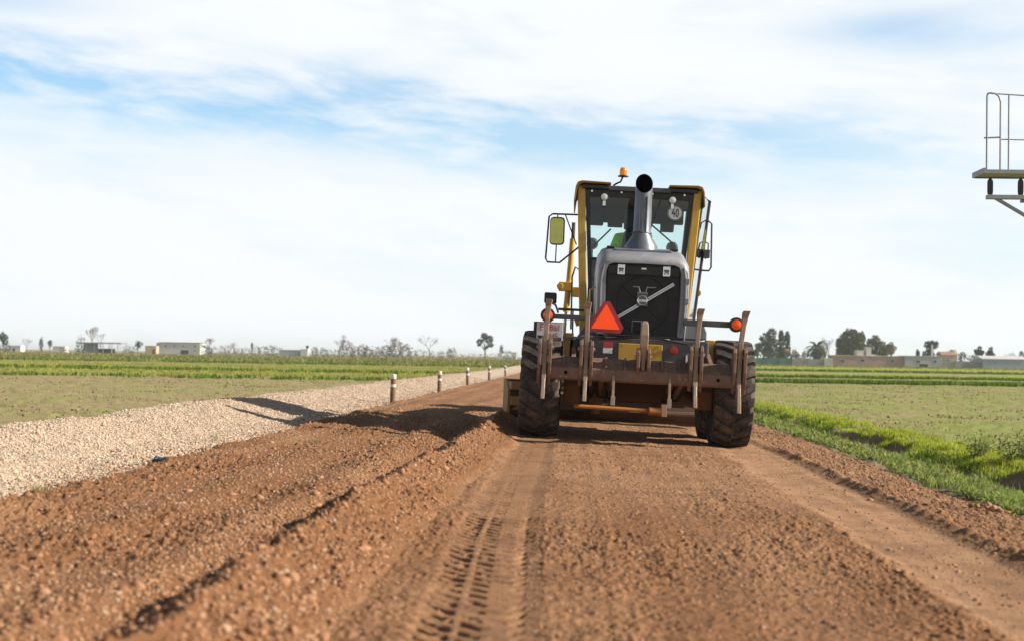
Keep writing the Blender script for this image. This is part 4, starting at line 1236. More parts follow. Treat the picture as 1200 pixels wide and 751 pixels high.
# blade lift arms beside the cab
for s in (-1, 1):
    la = MB().tube([(s * .905, 4.5, 2.80), (s * .925, 4.5, 2.2), (s * .95, 4.5, 1.66)], [.042, .045, .05], 14).build('lift_cylinder', M_yel, G, smooth=True)
    MB().tube([(s * .95, 4.5, 1.7), (s * .97, 4.7, .62)], .025, 10).build('cylinder_rod', M_shine, la)
    MB().tube([(s * .90, 4.5, 2.8), (s * .90, 4.5, 3.05)], .030, 10).build('cylinder_cap', M_dgrey, la)
    MB().box(s * .96 - .12, s * .96 + .10, 4.42, 4.58, 1.98, 2.12).box(s * .78 - .08, s * .78 + .12, 4.44, 4.6, 1.9, 2.05).tube([(s * 1.06, 4.40, 2.05), (s * 1.06, 4.60, 2.05)], .05, 12).build('cylinder_yoke', M_yel, la, bevel=.01)
    MB().tube([(s * .80, 4.3, 1.50), (s * .20, 4.3, 1.75)], .06, 10).build('cylinder_saddle', M_yel, G)
    MB().tube([(s * .86, 4.3, 1.4), (s * .88, 4.3, 2.2), (s * .84, 4.3, 2.35), (s * .76, 4.3, 2.3)], .014, 8).tube([(s * .83, 4.35, 1.3), (s * .84, 4.35, 1.7)], .012, 8).build('hydraulic_hose', M_hose, G)


# ------------------------------------------------------------------ driver
def skin(name, verts, edges, radii, mat, parent, sub=1):
    me = bpy.data.meshes.new(name); me.from_pydata([Vector(v) for v in verts], edges, [])
    o = bpy.data.objects.new(name, me); COL.objects.link(o); o.parent = parent
    o.modifiers.new('skin', 'SKIN')
    me.skin_vertices[0].data
    for i, r_ in enumerate(radii):
        sv = me.skin_vertices[0].data[i]
        sv.radius = (r_, r_) if not isinstance(r_, tuple) else r_
        sv.use_root = (i == 0)
    s_ = o.modifiers.new('sub', 'SUBSURF'); s_.levels = sub; s_.render_levels = sub
    me.materials.append(mat)
    return o


def add_skin_layer(me):
    pass


M_skin = flat('skin', (.42, .24, .17), .6)
M_hiv = flat('hi_vis_cloth', (.34, .80, .03), .7)
M_trs = flat('dark_trousers', (.03, .035, .05), .85)
M_hair = flat('dark_hair', (.02, .015, .012), .7)
per = empty('person', (GX, GY, -.005), (0, .037, 0), label='driver in a bright green hi-vis jacket sitting in the grader cab, hands on wheel', cat='person')


def skinmesh(name, chain, mat, parent, sub=2):
    """chain: list of (pos, radius, parent index)"""
    bm = bmesh.new(); L = bm.verts.layers.skin.verify()
    vv = []
    for p, r_, pa in chain:
        v = bm.verts.new(p); v[L].radius = r_ if isinstance(r_, tuple) else (r_, r_); v[L].use_root = (pa is None)
        if pa is not None: bm.edges.new((vv[pa], v))
        vv.append(v)
    me = bpy.data.meshes.new(name); bm.to_mesh(me); bm.free()
    o = bpy.data.objects.new(name, me); COL.objects.link(o); o.parent = parent
    sk = o.modifiers.new('skin', 'SKIN'); sk.use_smooth_shade = True
    s_ = o.modifiers.new('sub', 'SUBSURF'); s_.levels = sub; s_.render_levels = sub
    me.materials.append(mat)
    return o


dx, dy = -.03, 2.86
body = [((dx, dy, 2.17), (.15, .13), None), ((dx, dy - .02, 2.36), (.15, .11), 0), ((dx, dy - .02, 2.58), (.165, .115), 1), ((dx, dy, 2.72), (.10, .08), 2), ((dx, dy + .02, 2.80), .055, 3),
        ((dx, dy + .04, 2.90), (.075, .09), 4), ((dx, dy + .04, 3.01), (.075, .09), 5)]
for s in (-1, 1):
    b_ = len(body)
    body += [((dx + s * .19, dy, 2.67), .062, 2), ((dx + s * .25, dy + .12, 2.45), .048, b_), ((dx + s * .17, dy + .36, 2.46), .036, b_ + 1), ((dx + s * .155, dy + .43, 2.48), (.03, .02), b_ + 2)]
    for k in range(4):
        n0 = len(body)
        body += [((dx + s * (.145 + .012 * k), dy + .47, 2.505 - .022 * k), .0095, b_ + 3), ((dx + s * (.165 + .008 * k), dy + .495 - .004 * k, 2.50 - .022 * k), .008, n0)]
    body += [((dx + s * .125, dy + .455, 2.52), .010, b_ + 3)]
    b2 = len(body)
    body += [((dx + s * .10, dy + .12, 2.16), .085, 0), ((dx + s * .17, dy + .46, 2.20), .065, b2), ((dx + s * .17, dy + .55, 1.78), .045, b2 + 1), ((dx + s * .17, dy + .56, 1.60), .04, b2 + 2), ((dx + s * .17, dy + .70, 1.58), .035, b2 + 3)]
bd = skinmesh('body', body, M_skin, per, 2)
jk = [((dx, dy, 2.20), (.175, .15), None), ((dx, dy - .02, 2.40), (.18, .135), 0), ((dx, dy - .02, 2.60), (.20, .135), 1), ((dx, dy, 2.73), (.11, .09), 2)]
for s in (-1, 1):
    b_ = len(jk)
    jk += [((dx + s * .225, dy, 2.70), .092, 2), ((dx + s * .29, dy + .12, 2.46), .072, b_), ((dx + s * .18, dy + .33, 2.455), .05, b_ + 1)]
skinmesh('jacket', jk, M_hiv, per, 2)
tj = [((dx, dy + .03, 2.16), (.17, .13), None)]
for s in (-1, 1):
    b_ = len(tj)
    tj += [((dx + s * .10, dy + .14, 2.17), .105, 0), ((dx + s * .17, dy + .46, 2.20), .082, b_), ((dx + s * .17, dy + .55, 1.80), .062, b_ + 1), ((dx + s * .17, dy + .56, 1.64), .058, b_ + 2)]
skinmesh('trousers', tj, M_trs, per, 2)
hv = MB()
for i in range(7):
    pass
bm = bmesh.new(); bmesh.ops.create_uvsphere(bm, u_segments=20, v_segments=14, radius=1)
for v in bm.verts:
    v.co = Vector((dx + v.co.x * .092, dy + .03 + v.co.y * .105 - .008, 2.975 + v.co.z * .115 - (0.0)))
bmesh.ops.delete(bm, geom=[v for v in bm.verts if v.co.y > dy + .09 and v.co.z < 3.02 or v.co.z < 2.90], context='VERTS')
me = bpy.data.meshes.new('hair'); bm.to_mesh(me); bm.free()
link('hair', me, M_hair, per, smooth=True)
MB().tube([(dx, dy + .125, 2.965), (dx, dy + .155, 2.93), (dx, dy + .13, 2.925)], [.012, .016, .012], 8).build('nose', M_skin, per, smooth=True)
for s in (-1, 1):
    MB().lathe([(0, -.006), (.013, 0), (0, .006)], c=(dx + s * .032, dy + .128, 2.972), ax='y', n=10).build('eye', M_black, per)
MB().box(dx - .022, dx + .022, dy + .118, dy + .128, 2.893, 2.900).build('mouth', M_hair, per)

# ------------------------------------------------------------------ elevated steel platform
M_galv = paint('galvanised_steel', (.33, .345, .375), .55, .2, dirt=.12, dcol=(.2, .19, .18), scale=3)
PL = empty('work_platform', (5.98, 21, 3.80), label='raised grey steel work platform with railing at the right edge of the frame', cat='work platform')
pr = lambda x, y, z: (x - 5.9, y - 21, z - 3.80)
YB = 21.55
MB().box(.0, 2.75, 0, .55, -.015, .02).build('deck', M_galv, PL, bevel=.004)
MB().box(-.03, 0, -.03, .58, -.03, .05).box(0, 2.75, -.03, 0, -.035, .025).box(0, 2.75, .55, .58, -.035, .025).build('deck_edge', M_galv, PL, bevel=.003)
g = MB()
H = 1.15
g.tube([(.02, 0, 0), (.02, 0, H - .04), (.03, .0, H - .01), (.06, 0, H), (.14, 0, H - .01), (.19, 0, H - .05), (.215, 0, H - .13), (.215, 0, .0)], .014, 8)
g.tube([(-.02, 0, .49), (.215, 0, .50)], .012, 8)
g.tube([(.14, 0, H - .01), (1.0, 0, H - .06), (2.7, 0, H - .06)], .010, 8)
g.tube([(.215, 0, .47), (2.7, 0, .44)], .009, 8)
for x in (.335, .635, 1.1, 1.6, 2.1, 2.65): g.tube([(x, 0, 0), (x, 0, H - .03)], .013, 8)
g.build('guardrail', M_galv, PL, smooth=True)
g = MB()
g.tube([(.02, .55, 0), (.02, .55, H), (2.7, .55, H - .06)], .010, 8)
for x in (1.1, 2.65): g.tube([(x, .55, 0), (x, .55, H - .05)], .011, 8)
for x in (.09, .53, 1.1, 1.7, 2.3):
    MB().lathe([(0, -.08), (.022, -.08), (.022, -.11), (.036, -.12), (.042, -.16), (.042, -.29), (.036, -.33), (.020, -.34), (0, -.34)], c=(x, .06, 0), ax='z', n=16).build('rubber_mount', M_blk, PL, smooth=True)
MB().box(.04, 2.75, .0, .12, -.40, -.34).box(.55, 2.75, .10, .16, -.44, -.40).build('support_beam', M_galv, PL, bevel=.004)
MB().tube([(.16, .06, -.38), (2.5, .06, -1.75)], .028, 6).build('diagonal_brace', M_galv, PL)
MB().box(2.45, 2.62, -.02, .15, -4.2, -.34).build('mast', M_galv, PL, bevel=.004)

# ------------------------------------------------------------------ roadside posts, debris, plants
M_wood = paint('weathered_wood', (.20, .115, .06), .85, dirt=.35, dcol=(.26, .2, .15), bump=.4, scale=9)
M_wpaint = paint('white_post_paint', (.74, .70, .64), .7, dirt=.3, dcol=(.4, .3, .22), scale=12)
labs = ['nearest round wooden marker post with white top beside the gravel', 'second marker post from the viewer, white topped, by the gravel bank',
        'third marker post from the viewer along the gravel bank', 'fourth marker post from the viewer along the gravel bank',
        'most distant marker post, next to the grader blade']
for i, (px, Y, h) in enumerate([(460.5, 27.2, .54), (515, 36.8, .57), (548.2, 46.6, .58), (573.3, 58.5, .60), (592.2, 72.5, .56)]):
    X = at(px, 440, Y).x
    z = gz(X, Y) + .005
    t = empty('marker_post', (X, Y, z), (R([1, -1.5, 1, 0, 1][i]), R([1.5, 1, -1.5, .5, -1][i]), 0), label=labs[i], cat='marker post', group='marker posts along the gravel bank')
    r_ = .052
    MB().lathe([(0, -.15), (r_ * 1.03, -.15), (r_, h - .09)], ax='z', n=16).build('post', M_wood, t, smooth=True)
    MB().lathe([(r_ * 1.0, h - .09), (r_ * 1.03, h - .088), (r_ * 1.02, h - .015), (r_ * .9, h), (0, h + .004)], ax='z', n=16).build('post_cap', M_wpaint, t, smooth=True)
    MB().lathe([(r_ * 1.0, h - .245), (r_ * 1.06, h - .243), (r_ * 1.06, h - .192), (r_ * 1.0, h - .19)], ax='z', n=16).build('reflective_band', M_wpaint, t, smooth=True)

M_deb = flat('dark_plastic', (.045, .05, .065), .35)
P = at(188, 542, 11.1)
dbz = gz(P.x, 11.1)
g = MB(); rg = np.random.default_rng(5)
for k in range(16):
    Mx = Matrix.Translation((rg.normal(0, .035), rg.normal(0, .03), rg.uniform(.0, .03))) @ Matrix.Rotation(rg.uniform(0, 3), 4, 'Z') @ Matrix.Rotation(rg.uniform(-.9, .9), 4, 'X')
    a, b_, c_ = rg.uniform(.018, .045), rg.uniform(.010, .026), rg.uniform(.003, .012)
    g.hexa([Mx @ Vector((sx_ * a * rg.uniform(.4, 1.2), sy_ * b_ * rg.uniform(.4, 1.2), sz_ * c_ * rg.uniform(.3, 1.3))) for sz_ in (-1, 1) for sx_, sy_ in ((-1, -1), (1, -1), (1, 1), (-1, 1))])
o = g.build('plastic_scrap', M_deb)
o.location = (P.x, 11.1, dbz + .01)
tag(o, 'small crumpled dark plastic scrap lying where gravel meets dirt', 'scrap')


def plantobj(name, px, py, Y, n, h, w, mat, label, cat, kind='blade', rad_=.1, group=None):
    P = at(px, py, Y); z = gz(P.x, Y)
    a = rng.uniform(0, 2 * PI, n); q = rad_ * np.sqrt(rng.uniform(0, 1, n))
    p = np.stack([q * np.cos(a), q * np.sin(a), q * 0 - .01], -1)
    if kind == 'blade':
        parts = [blades(p, h * rng.uniform(.4, 1, n), w * rng.uniform(.6, 1.2, n), .9)]
    else:
        hh = rng.uniform(0, 1, n)
        p = np.stack([q * np.cos(a) * (.4 + hh), q * np.sin(a) * (.4 + hh), hh * h * (1 - .4 * (q / rad_) ** 2)], -1)
        parts = [leaves(p, w * rng.uniform(.6, 1.3, n), (-.2, 1.3), .42), blades(np.stack([q * .3, q * 0, q * 0 - .02], -1)[:24], np.full(min(24, n), h * .95), np.full(min(24, n), .012), .8)]
    o = vegobj(name, parts, mat)
    o.location = (P.x, Y, z)
    return tag(o, label, cat, group)


plantobj('grass_tuft', 47, 577, 8.9, 90, .13, .005, M_dry, 'dry yellowish grass tuft at the lower left edge of the gravel', 'grass tuft', rad_=.07)
plantobj('grass_tuft', 253, 528, 14.5, 26, .14, .004, M_dry, 'thin wispy dry stalks standing on the gravel bank slope', 'grass tuft', rad_=.05)
plantobj('weed_stalks', 247, 467, 24, 22, .52, .010, M_dry, 'thin tall dry weed stalks standing just behind the gravel bank crest', 'weed', rad_=.18)
plantobj('shrub', 1146, 530, 17.2, 360, .33, .055, M_wd, 'low leafy green shrub on the grass bank beside the ditch', 'shrub', 'leaf', .20)
plantobj('shrub', 1194, 560, 16.2, 620, .36, .06, M_wd, 'bushier green shrub cut by the right frame edge, above the ditch hollow', 'shrub', 'leaf', .28)
P = at(1163, 603, 10.8)
X = P.x + rng.normal(0, .06, 60); Y = 10.8 + rng.normal(0, .07, 60)
S = rng.uniform(.012, .035, 60)
Z = terrain(X, Y)[0] + rng.uniform(0, .04, 60)
o = rocks('soil_heap', np.stack([X - P.x, Y - 10.8, Z - gz(P.x, 10.8)], -1), S, M_clod, kind='thing', label='small heap of brown soil lumps where the weeds meet the road', cat='soil heap')
o.location = (P.x, 10.8, gz(P.x, 10.8))

# ------------------------------------------------------------------ far trees
M_bark = paint('bark', (.13, .10, .075), .9, dirt=.2, dcol=(.2, .17, .14), scale=3)
M_twig = paint('twigs', (.17, .13, .12), .9, dirt=.2, dcol=(.26, .21, .19), scale=3)
TL = {
    'euca': leafmat('eucalyptus_leaf', (.055, .085, .045), (.12, .15, .085), .25),
    'dark': leafmat('dark_leaf', (.022, .045, .022), (.06, .09, .04), .2),
    'olive': leafmat('olive_leaf', (.075, .095, .03), (.17, .175, .06), .25),
    'pine': leafmat('pine_leaf', (.03, .055, .025), (.075, .10, .045), .2),
    'brown': leafmat('brown_scrub', (.15, .12, .085), (.25, .20, .14), .2),
    'palm': leafmat('palm_leaf', (.035, .06, .025), (.10, .13, .05), .25),
    'hedge': leafmat('hedge_leaf', (.03, .06, .03), (.08, .11, .045), .2)}


def base(px, Y, z=FZ):
    P = at(px, 415, Y)
    return P.x


def crown_mesh(lobes, n, s, drop=0.0):
    Vs = []
    vol = np.array([l[3] * l[4] * l[5] for l in lobes]); vol = vol / vol.sum()
    for l, w in zip(lobes, vol):
        k = int(n * w) + 8
        d = rng.normal(0, 1, (k, 3)); d /= np.linalg.norm(d, axis=1)[:, None]
        bump = 1 + .28 * noise(d[:, 0] * 2.2 + l[0], d[:, 2] * 2.2 + d[:, 1] * 1.7 + l[2])
        r_ = rng.uniform(.35, 1, k) ** .45 * bump
        p = d * r_[:, None] * np.array(l[3:6]) + np.array(l[:3])
        gap = noise(p[:, 0] * 1.1 + p[:, 1] * .6, p[:, 2] * 1.1 + 5) > -.30
        p = p[gap]; k = len(p)
        a = rng.normal(0, 1, (k, 3)); a /= np.linalg.norm(a, axis=1)[:, None]
        b_ = np.cross(a, rng.normal(0, 1, (k, 3))); b_ /= np.linalg.norm(b_, axis=1)[:, None]
        sz = s * rng.uniform(.5, 1.3, (k, 1))
        q = np.stack([p - a * sz - b_ * sz * .45, p + a * sz * .2 - b_ * sz * .5, p + a * sz, p + a * sz * .1 + b_ * sz * .5], 1)
        Vs.append(q)
    V = np.concatenate(Vs)
    return V.reshape(-1, 3), np.arange(len(V) * 4).reshape(-1, 4)


def tree(name, px, Y, h, w, kind, label, cat='tree', group=None, n=1800, lobes=None, trunk=.3, leaf=None):
    X = base(px, Y)
    t = empty(name, (X, Y, FZ), label=label, cat=cat, group=group)
    tr = MB()
    r_ = h * .022 + .06
    tr.tube([(0, 0, -.2), (.02 * h, 0, h * trunk * .6), (-.01 * h, .01 * h, h * .62)], [r_ * 1.3, r_, r_ * .45], 8)
    if lobes is None:
        lobes = []
        for k in range(7):
            a = rng.uniform(0, 2 * PI); q = rng.uniform(.1, .27) * w
            zz = rng.uniform(trunk + .12, .86) * h
            rr = rng.uniform(.17, .28) * w
            lobes.append((q * math.cos(a), q * math.sin(a), zz, rr, rr, min(rr * rng.uniform(.8, 1.2), h * .24)))
        lobes.append((0, 0, h * .80, w * .22, w * .22, h * .19))
    for l in lobes[:8]:
        tr.tube([(0, 0, h * trunk * .8), (l[0] * .5, l[1] * .5, (h * trunk + l[2]) * .5), (l[0], l[1], l[2])], [r_ * .55, r_ * .35, r_ * .12], 6)
    tr.build('trunk', M_bark, t, smooth=True)
    V, Fc = crown_mesh(lobes, int(n * 1.7), leaf or h * .030)
    link('crown', np_mesh('crown', V, Fc), TL[kind], t)
    return t


def bare_tree(name, px, Y, h, w, label, lean=0, depth=7, mat=None, group=None, multi=1, seed=1):
    rs = random.Random(seed)
    X = base(px, Y)
    t = empty(name, (X, Y, FZ), label=label, cat='bare tree', group=group)
    br = MB()
    tw = MB()

    def grow(p, d, L, r_, k):
        q = p + d * L
        mid = p + d * L * .5 + Vector((rs.uniform(-1, 1), rs.uniform(-1, 1), 0)) * L * .06
        (br if k > 3 else tw).tube([p, mid, q], [r_, r_ * .85, r_ * .7], 5 if k > 2 else 3, caps=False)
        if k == 0: return
        for _ in range(rs.choice([2, 3, 3]) if k > 1 else 3):
            ax = Vector((rs.uniform(-1, 1), rs.uniform(-1, 1), rs.uniform(-.35, .9))).normalized()
            nd = (d + ax * rs.uniform(.45, .8) * (w / h + .35)).normalized(); nd.z = abs(nd.z) * .8 + .12
            grow(q, nd.normalized(), L * rs.uniform(.62, .84), r_ * .62, k - 1)
    for m_ in range(multi):
        o_ = Vector((rs.uniform(-.1, .1) * w * (multi > 1), rs.uniform(-.1, .1) * w, -.1))
        grow(o_, Vector((lean + rs.uniform(-.1, .1) * multi, 0, 1)).normalized(), h * .27, h * .016 + .03, depth)
    br.build('trunk', mat or M_twig, t, fix=False); tw.build('crown', mat or M_twig, t, fix=False)
    return t


def scrub(px0, px1, Y, h, kind, label, n=900, name='scrub_bush', cat='bush', group='bushes along the far field edge', leaf=None):
    x0, x1 = base(px0, Y), base(px1, Y)
    h = h * 1.0
    w = x1 - x0
    k = max(3, int(w / (h * .8)))
    lb = []
    for i in range(k):
        hh = h * rng.uniform(.45, .62)
        lb.append((w * (-.5 + (i + .5) / k) + rng.uniform(-.2, .2) * h, rng.uniform(-.3, .3) * h, hh * .85, w / k * .75, h * .5, hh))
    t = empty(name, ((x0 + x1) / 2, Y, FZ), label=label, cat=cat, group=group)
    V, Fc = crown_mesh(lb, n, leaf or h * .07)
    V[:, 2] = np.maximum(V[:, 2], .0)
    link('foliage', np_mesh('foliage', V, Fc), TL[kind], t)
    st_ = MB()
    for l in lb: st_.tube([(l[0], l[1], -.1), (l[0] + .1, l[1], l[2])], [.07, .03], 5)
    st_.build('stem', M_bark, t)
    return t


K = 600 / 1667     # metres per pixel at 600 m
tree('broadleaf_tree', 3, 600, 24 * K, 14 * K, 'dark', 'dark bushy tree at the far left edge of the skyline')
scrub(-2, 11, 590, 14 * K * .8, 'dark', 'low dark bush at the left edge under the dark tree', 500)
bare_tree('bare_tree', 31, 600, 18 * K, 6 * K, 'small hazy bare tree between the white hut and the poplar', seed=3)
tree('cypress_tree', 48, 600, 18 * K, 6 * K, 'pine', 'slim dark cypress left of the open shed', n=600,
     lobes=[(0, 0, 3.4, .9, .9, 3.2)])
tree('broadleaf_tree', 58, 600, 15 * K, 9 * K, 'dark', 'round grey-green tree just right of the slim cypress', n=600)
scrub(68, 80, 600, 2.6, 'brown', 'low brown bush between the round tree and the open shed', 400)
bare_tree('bare_tree', 108, 620, 31 * K, 8 * K, 'taller of the two bare poplars behind the open shed', seed=5)
bare_tree('bare_tree', 118, 622, 26 * K, 5 * K, 'shorter bare poplar behind the right end of the open shed', seed=8)
bare_tree('bare_tree', 97, 622, 22 * K, 9 * K, 'low spreading bare tree behind the left end of the open shed', seed=9)
scrub(90, 100, 596, 4.0, 'dark', 'dark bush under the left end of the open shed roof', 400)
scrub(144, 158, 560, 3.0, 'hedge', 'dark bush cluster left of the beige hut', 500)
tree('broadleaf_tree', 161, 590, 16 * K, 14 * K, 'hedge', 'rounded green tree growing against the beige hut', n=900)
bare_tree('bare_tree', 243, 600, 24 * K, 12 * K, 'bare tree right beside the white farm building', seed=11)
scrub(236, 250, 580, 4.2, 'dark', 'dark evergreen bush at the right end of the white farm building', 500)
scrub(250, 268, 590, 4.0, 'brown', 'brown scrub next to the dark evergreen bush', 600)
bare_tree('bare_tree', 274, 600, 18 * K, 10 * K, 'small round bare tree in the brown scrub', seed=12)
scrub(268, 292, 595, 3.4, 'brown', 'long low strip of brown scrub left of the small poplar', 700)
tree('cypress_tree', 295, 610, 17 * K, 3 * K, 'pine', 'tiny narrow dark tree above the brown scrub', n=260, lobes=[(0, 0, 4.2, .5, .5, 1.6)])
scrub(292, 330, 595, 4.2, 'brown', 'thick dark brown thicket left of the low white shed', 1200)
tree('broadleaf_tree', 360, 600, 14 * K, 5 * K, 'dark', 'tiny dark tree above the right end of the low white shed', n=260, trunk=.6)
scrub(364, 380, 590, 4.0, 'brown', 'brown scrub just right of the low white shed', 600)
scrub(379, 398, 585, 3.4, 'hedge', 'dark green bush between the brown scrub and the bare trees', 600)
bare_tree('bare_tree', 399, 600, 26 * K, 20 * K, 'wide bare tree over the green bush, third from the low white shed', seed=21, multi=2)
bare_tree('bare_tree', 411, 605, 20 * K, 15 * K, 'shorter bare tree right of the wide bare tree', seed=22)
scrub(398, 422, 598, 5.0, 'brown', 'tall grey-brown thicket under the wide bare tree', 900)
scrub(420, 446, 590, 5.4, 'brown', 'rounded grey-brown thicket between the two wide bare trees', 1000)
bare_tree('bare_tree', 460, 600, 27 * K, 22 * K, 'wide bare tree behind the rosy brown thicket', seed=23, multi=2)
scrub(446, 482, 592, 5.8, 'brown', 'large rosy brown thicket left of the lone forked tree', 1400)
scrub(480, 505, 600, 3.6, 'brown', 'low brown bush at the foot of the lone forked tree', 600)
bare_tree('bare_tree', 504, 560, 34 * K, 24 * K, 'lone tall forked bare tree left of the eucalyptus', seed=31, depth=6, lean=-.05)
scrub(505, 522, 598, 3.4, 'brown', 'low grey bush right of the forked tree', 500)
scrub(522, 536, 598, 4.6, 'brown', 'pale scrub between the forked tree and the eucalyptus', 500)
scrub(536, 556, 600, 2.6, 'brown', 'flat strip of brown scrub left of the eucalyptus', 500)
e = 590 / 1667
tree('eucalyptus_tree', 568, 590, 31 * e, 20 * e, 'euca', 'tall open-crowned eucalyptus behind the third marker post', n=1500, trunk=.4,
     lobes=[(-.3, 0, 9.6, 1.5, 1.4, 1.4), (1.6, .3, 8.2, 1.7, 1.3, 1.7), (-2.2, 0, 7.2, 1.3, 1.2, 1.3), (2.4, -.3, 6.0, 1.3, 1.2, 1.1), (-.9, .3, 8.4, 1.0, 1.0, 1.2), (1.1, 0, 5.0, .9, .9, .8), (-2.4, 0, 5.9, .8, .8, .6)])
scrub(556, 580, 600, 2.8, 'brown', 'flat strip of brown scrub at the foot of the eucalyptus', 500)
tree('cypress_tree', 587.5, 600, 17 * K, 5 * K, 'dark', 'slim dark cypress beside the small white house near the grader', n=500, lobes=[(0, 0, 3.8, .85, .85, 2.6)])
scrub(588, 606, 600, 3.4, 'hedge', 'dark green hedge behind the small white house near the grader', 600)

Q = 430 / 1667
M_none = None
tree('eucalyptus_tree', 901, 430, 41 * Q, 18 * Q, 'euca', 'leafy eucalyptus directly right of the grader wheel', n=2600, trunk=.2,
     lobes=[(-1.0, 0, 7.6, 1.8, 1.6, 1.8), (.8, 0, 9.2, 1.4, 1.3, 1.9), (-1.6, 0, 5.2, 1.9, 1.6, 1.6), (1.0, 0, 6.2, 1.9, 1.7, 2.0), (0, 0, 3.6, 2.3, 1.8, 1.4)])
tree('eucalyptus_tree', 915.5, 432, 41 * Q, 6 * Q, 'euca', 'narrow upright eucalyptus between two others', n=1100, trunk=.2, lobes=[(0, 0, 7.6, .95, .9, 2.8), (.1, 0, 4.2, 1.1, 1.1, 1.6)])
tree('eucalyptus_tree', 922.5, 434, 41 * Q, 6 * Q, 'euca', 'narrow upright eucalyptus, nearest the palm', n=1000, trunk=.2, lobes=[(0, 0, 7.8, .8, .8, 2.4), (.1, 0, 4.4, .9, .9, 1.8)])
tree('broadleaf_tree', 888, 440, 27 * Q, 14 * Q, 'euca', 'hazy blue-green tree half hidden by the grader wheel', n=1000)
scrub(886, 912, 425, 3.9, 'hedge', 'dark green hedge above the green netting fence', 1200, 'hedge', 'hedge')
scrub(912, 938, 427, 4.2, 'hedge', 'dark hedge in front of the brown roofed hut', 1100, 'hedge', 'hedge')
scrub(930, 943, 422, 4.6, 'brown', 'greyish brown bush on the left of the palm', 600)
scrub(940, 954, 426, 3.6, 'dark', 'dark bush under the palm fronds', 600)
tree('broadleaf_tree', 998, 430, 46 * Q, 32 * Q, 'olive', 'biggest bushy green tree, behind the long low wall house', n=6500, trunk=.1,
     lobes=[(-2.4, 0, 6.2, 2.1, 2.2, 3.2), (0, 0, 7.6, 2.7, 2.2, 3.5), (2.2, 0, 7.4, 2.0, 2.2, 2.9), (-3.1, 0, 4.4, 1.6, 1.6, 2.2), (1.0, 0, 4.6, 3.0, 2.4, 2.3), (-1.2, 0, 9.0, 1.8, 1.7, 1.9), (3.4, 0, 5.2, 1.4, 1.5, 2.0)])
tree('broadleaf_tree', 1026, 432, 38 * Q, 22 * Q, 'olive', 'yellowish green tree joined to the biggest tree', n=3000, trunk=.1,
     lobes=[(-1.2, 0, 6.0, 2.0, 1.8, 2.6), (1.4, 0, 5.4, 2.0, 1.8, 2.4), (0, 0, 7.6, 1.6, 1.5, 1.7), (2.6, 0, 4.4, 1.4, 1.5, 1.9)])
tree('broadleaf_tree', 1044, 436, 30 * Q, 16 * Q, 'brown', 'sparse grey brown tree at the right of the yellowish tree', n=1100)
bare_tree('bare_tree', 973, 440, 36 * Q, 16 * Q, 'faint leafless tree between the palm and the biggest tree', seed=41)
tree('broadleaf_tree', 1075, 436, 22 * Q, 8 * Q, 'dark', 'small dark tree above the wall house, left of the chimney', n=500, trunk=.4)
tree('broadleaf_tree', 1091, 438, 32 * Q, 20 * Q, 'pine', 'round dark green tree behind the white chimney', n=2200, trunk=.2)
tree('broadleaf_tree', 1115, 440, 22 * Q, 14 * Q, 'brown', 'small pale grey tree right of the chimney', n=700)
scrub(1118, 1143, 434, 4.4, 'pine', 'dark pergola-like shrubbery beside the cream house', 1100)
tree('broadleaf_tree', 1148, 436, 27 * Q, 12 * Q, 'dark', 'dark rounded tree, left one of the pair before the metal shed', n=1500, trunk=.3)
tree('broadleaf_tree', 1161, 437, 26 * Q, 13 * Q, 'dark', 'dark rounded tree, right one of the pair before the metal shed', n=1500, trunk=.3)
bare_tree('bare_tree', 1187, 440, 20 * Q, 12 * Q, 'faint bare tree above the metal shed roof', seed=44)
tree('cypress_tree', 1197, 438, 22 * Q, 5 * Q, 'pine', 'dark pointed tree at the right end of the metal shed', n=400, lobes=[(0, 0, 3.6, .8, .8, 2.1)])

# palm
X = base(957, 415)
t = empty('palm_tree', (X, 415, FZ), label='palm tree with arching fronds left of the wall house', cat='palm tree')
MB().tube([(0, 0, -.1), (.05, 0, 2.2), (0, 0, 5.0)], [.42, .36, .33], 10).build('trunk', M_bark, t, smooth=True)
for k in range(60):
    a = rng.uniform(0, 2 * PI); e0 = rng.uniform(-.5, 1.35); L = rng.uniform(3.4, 4.4)
    pts = []; p = np.array([0, 0, 5.1]); ang = e0
    for i in range(10):
        pts.append(p.copy()); p = p + np.array([math.cos(a) * math.cos(ang), math.sin(a) * math.cos(ang), math.sin(ang)]) * L / 9; ang -= .16 + .05 * (i > 4)
    V, Fc = [], []
    side = np.array([-math.sin(a), math.cos(a), 0])
    for i in range(1, 10):
        for s in (-1, 1):
            for q in (0, .5):
                if i + q > 9: continue
                c_ = pts[i] * (1 - q) + (pts[i + 1] if i < 9 else pts[i]) * q
                ll = .85 * math.sin(PI * (i + q + .6) / 11)
                f = (pts[i] - pts[i - 1]) / np.linalg.norm(pts[i] - pts[i - 1])
                tip = c_ + side * s * ll * .8 + f * ll * .5 - np.array([0, 0, ll * .25])
                b_ = len(V); V += [c_ - f * .15, c_ + f * .15, tip]; Fc.append([b_, b_ + 1, b_ + 2])
    o = link('frond', np_mesh('frond', np.array(V), np.array(Fc)), TL['palm'], t)

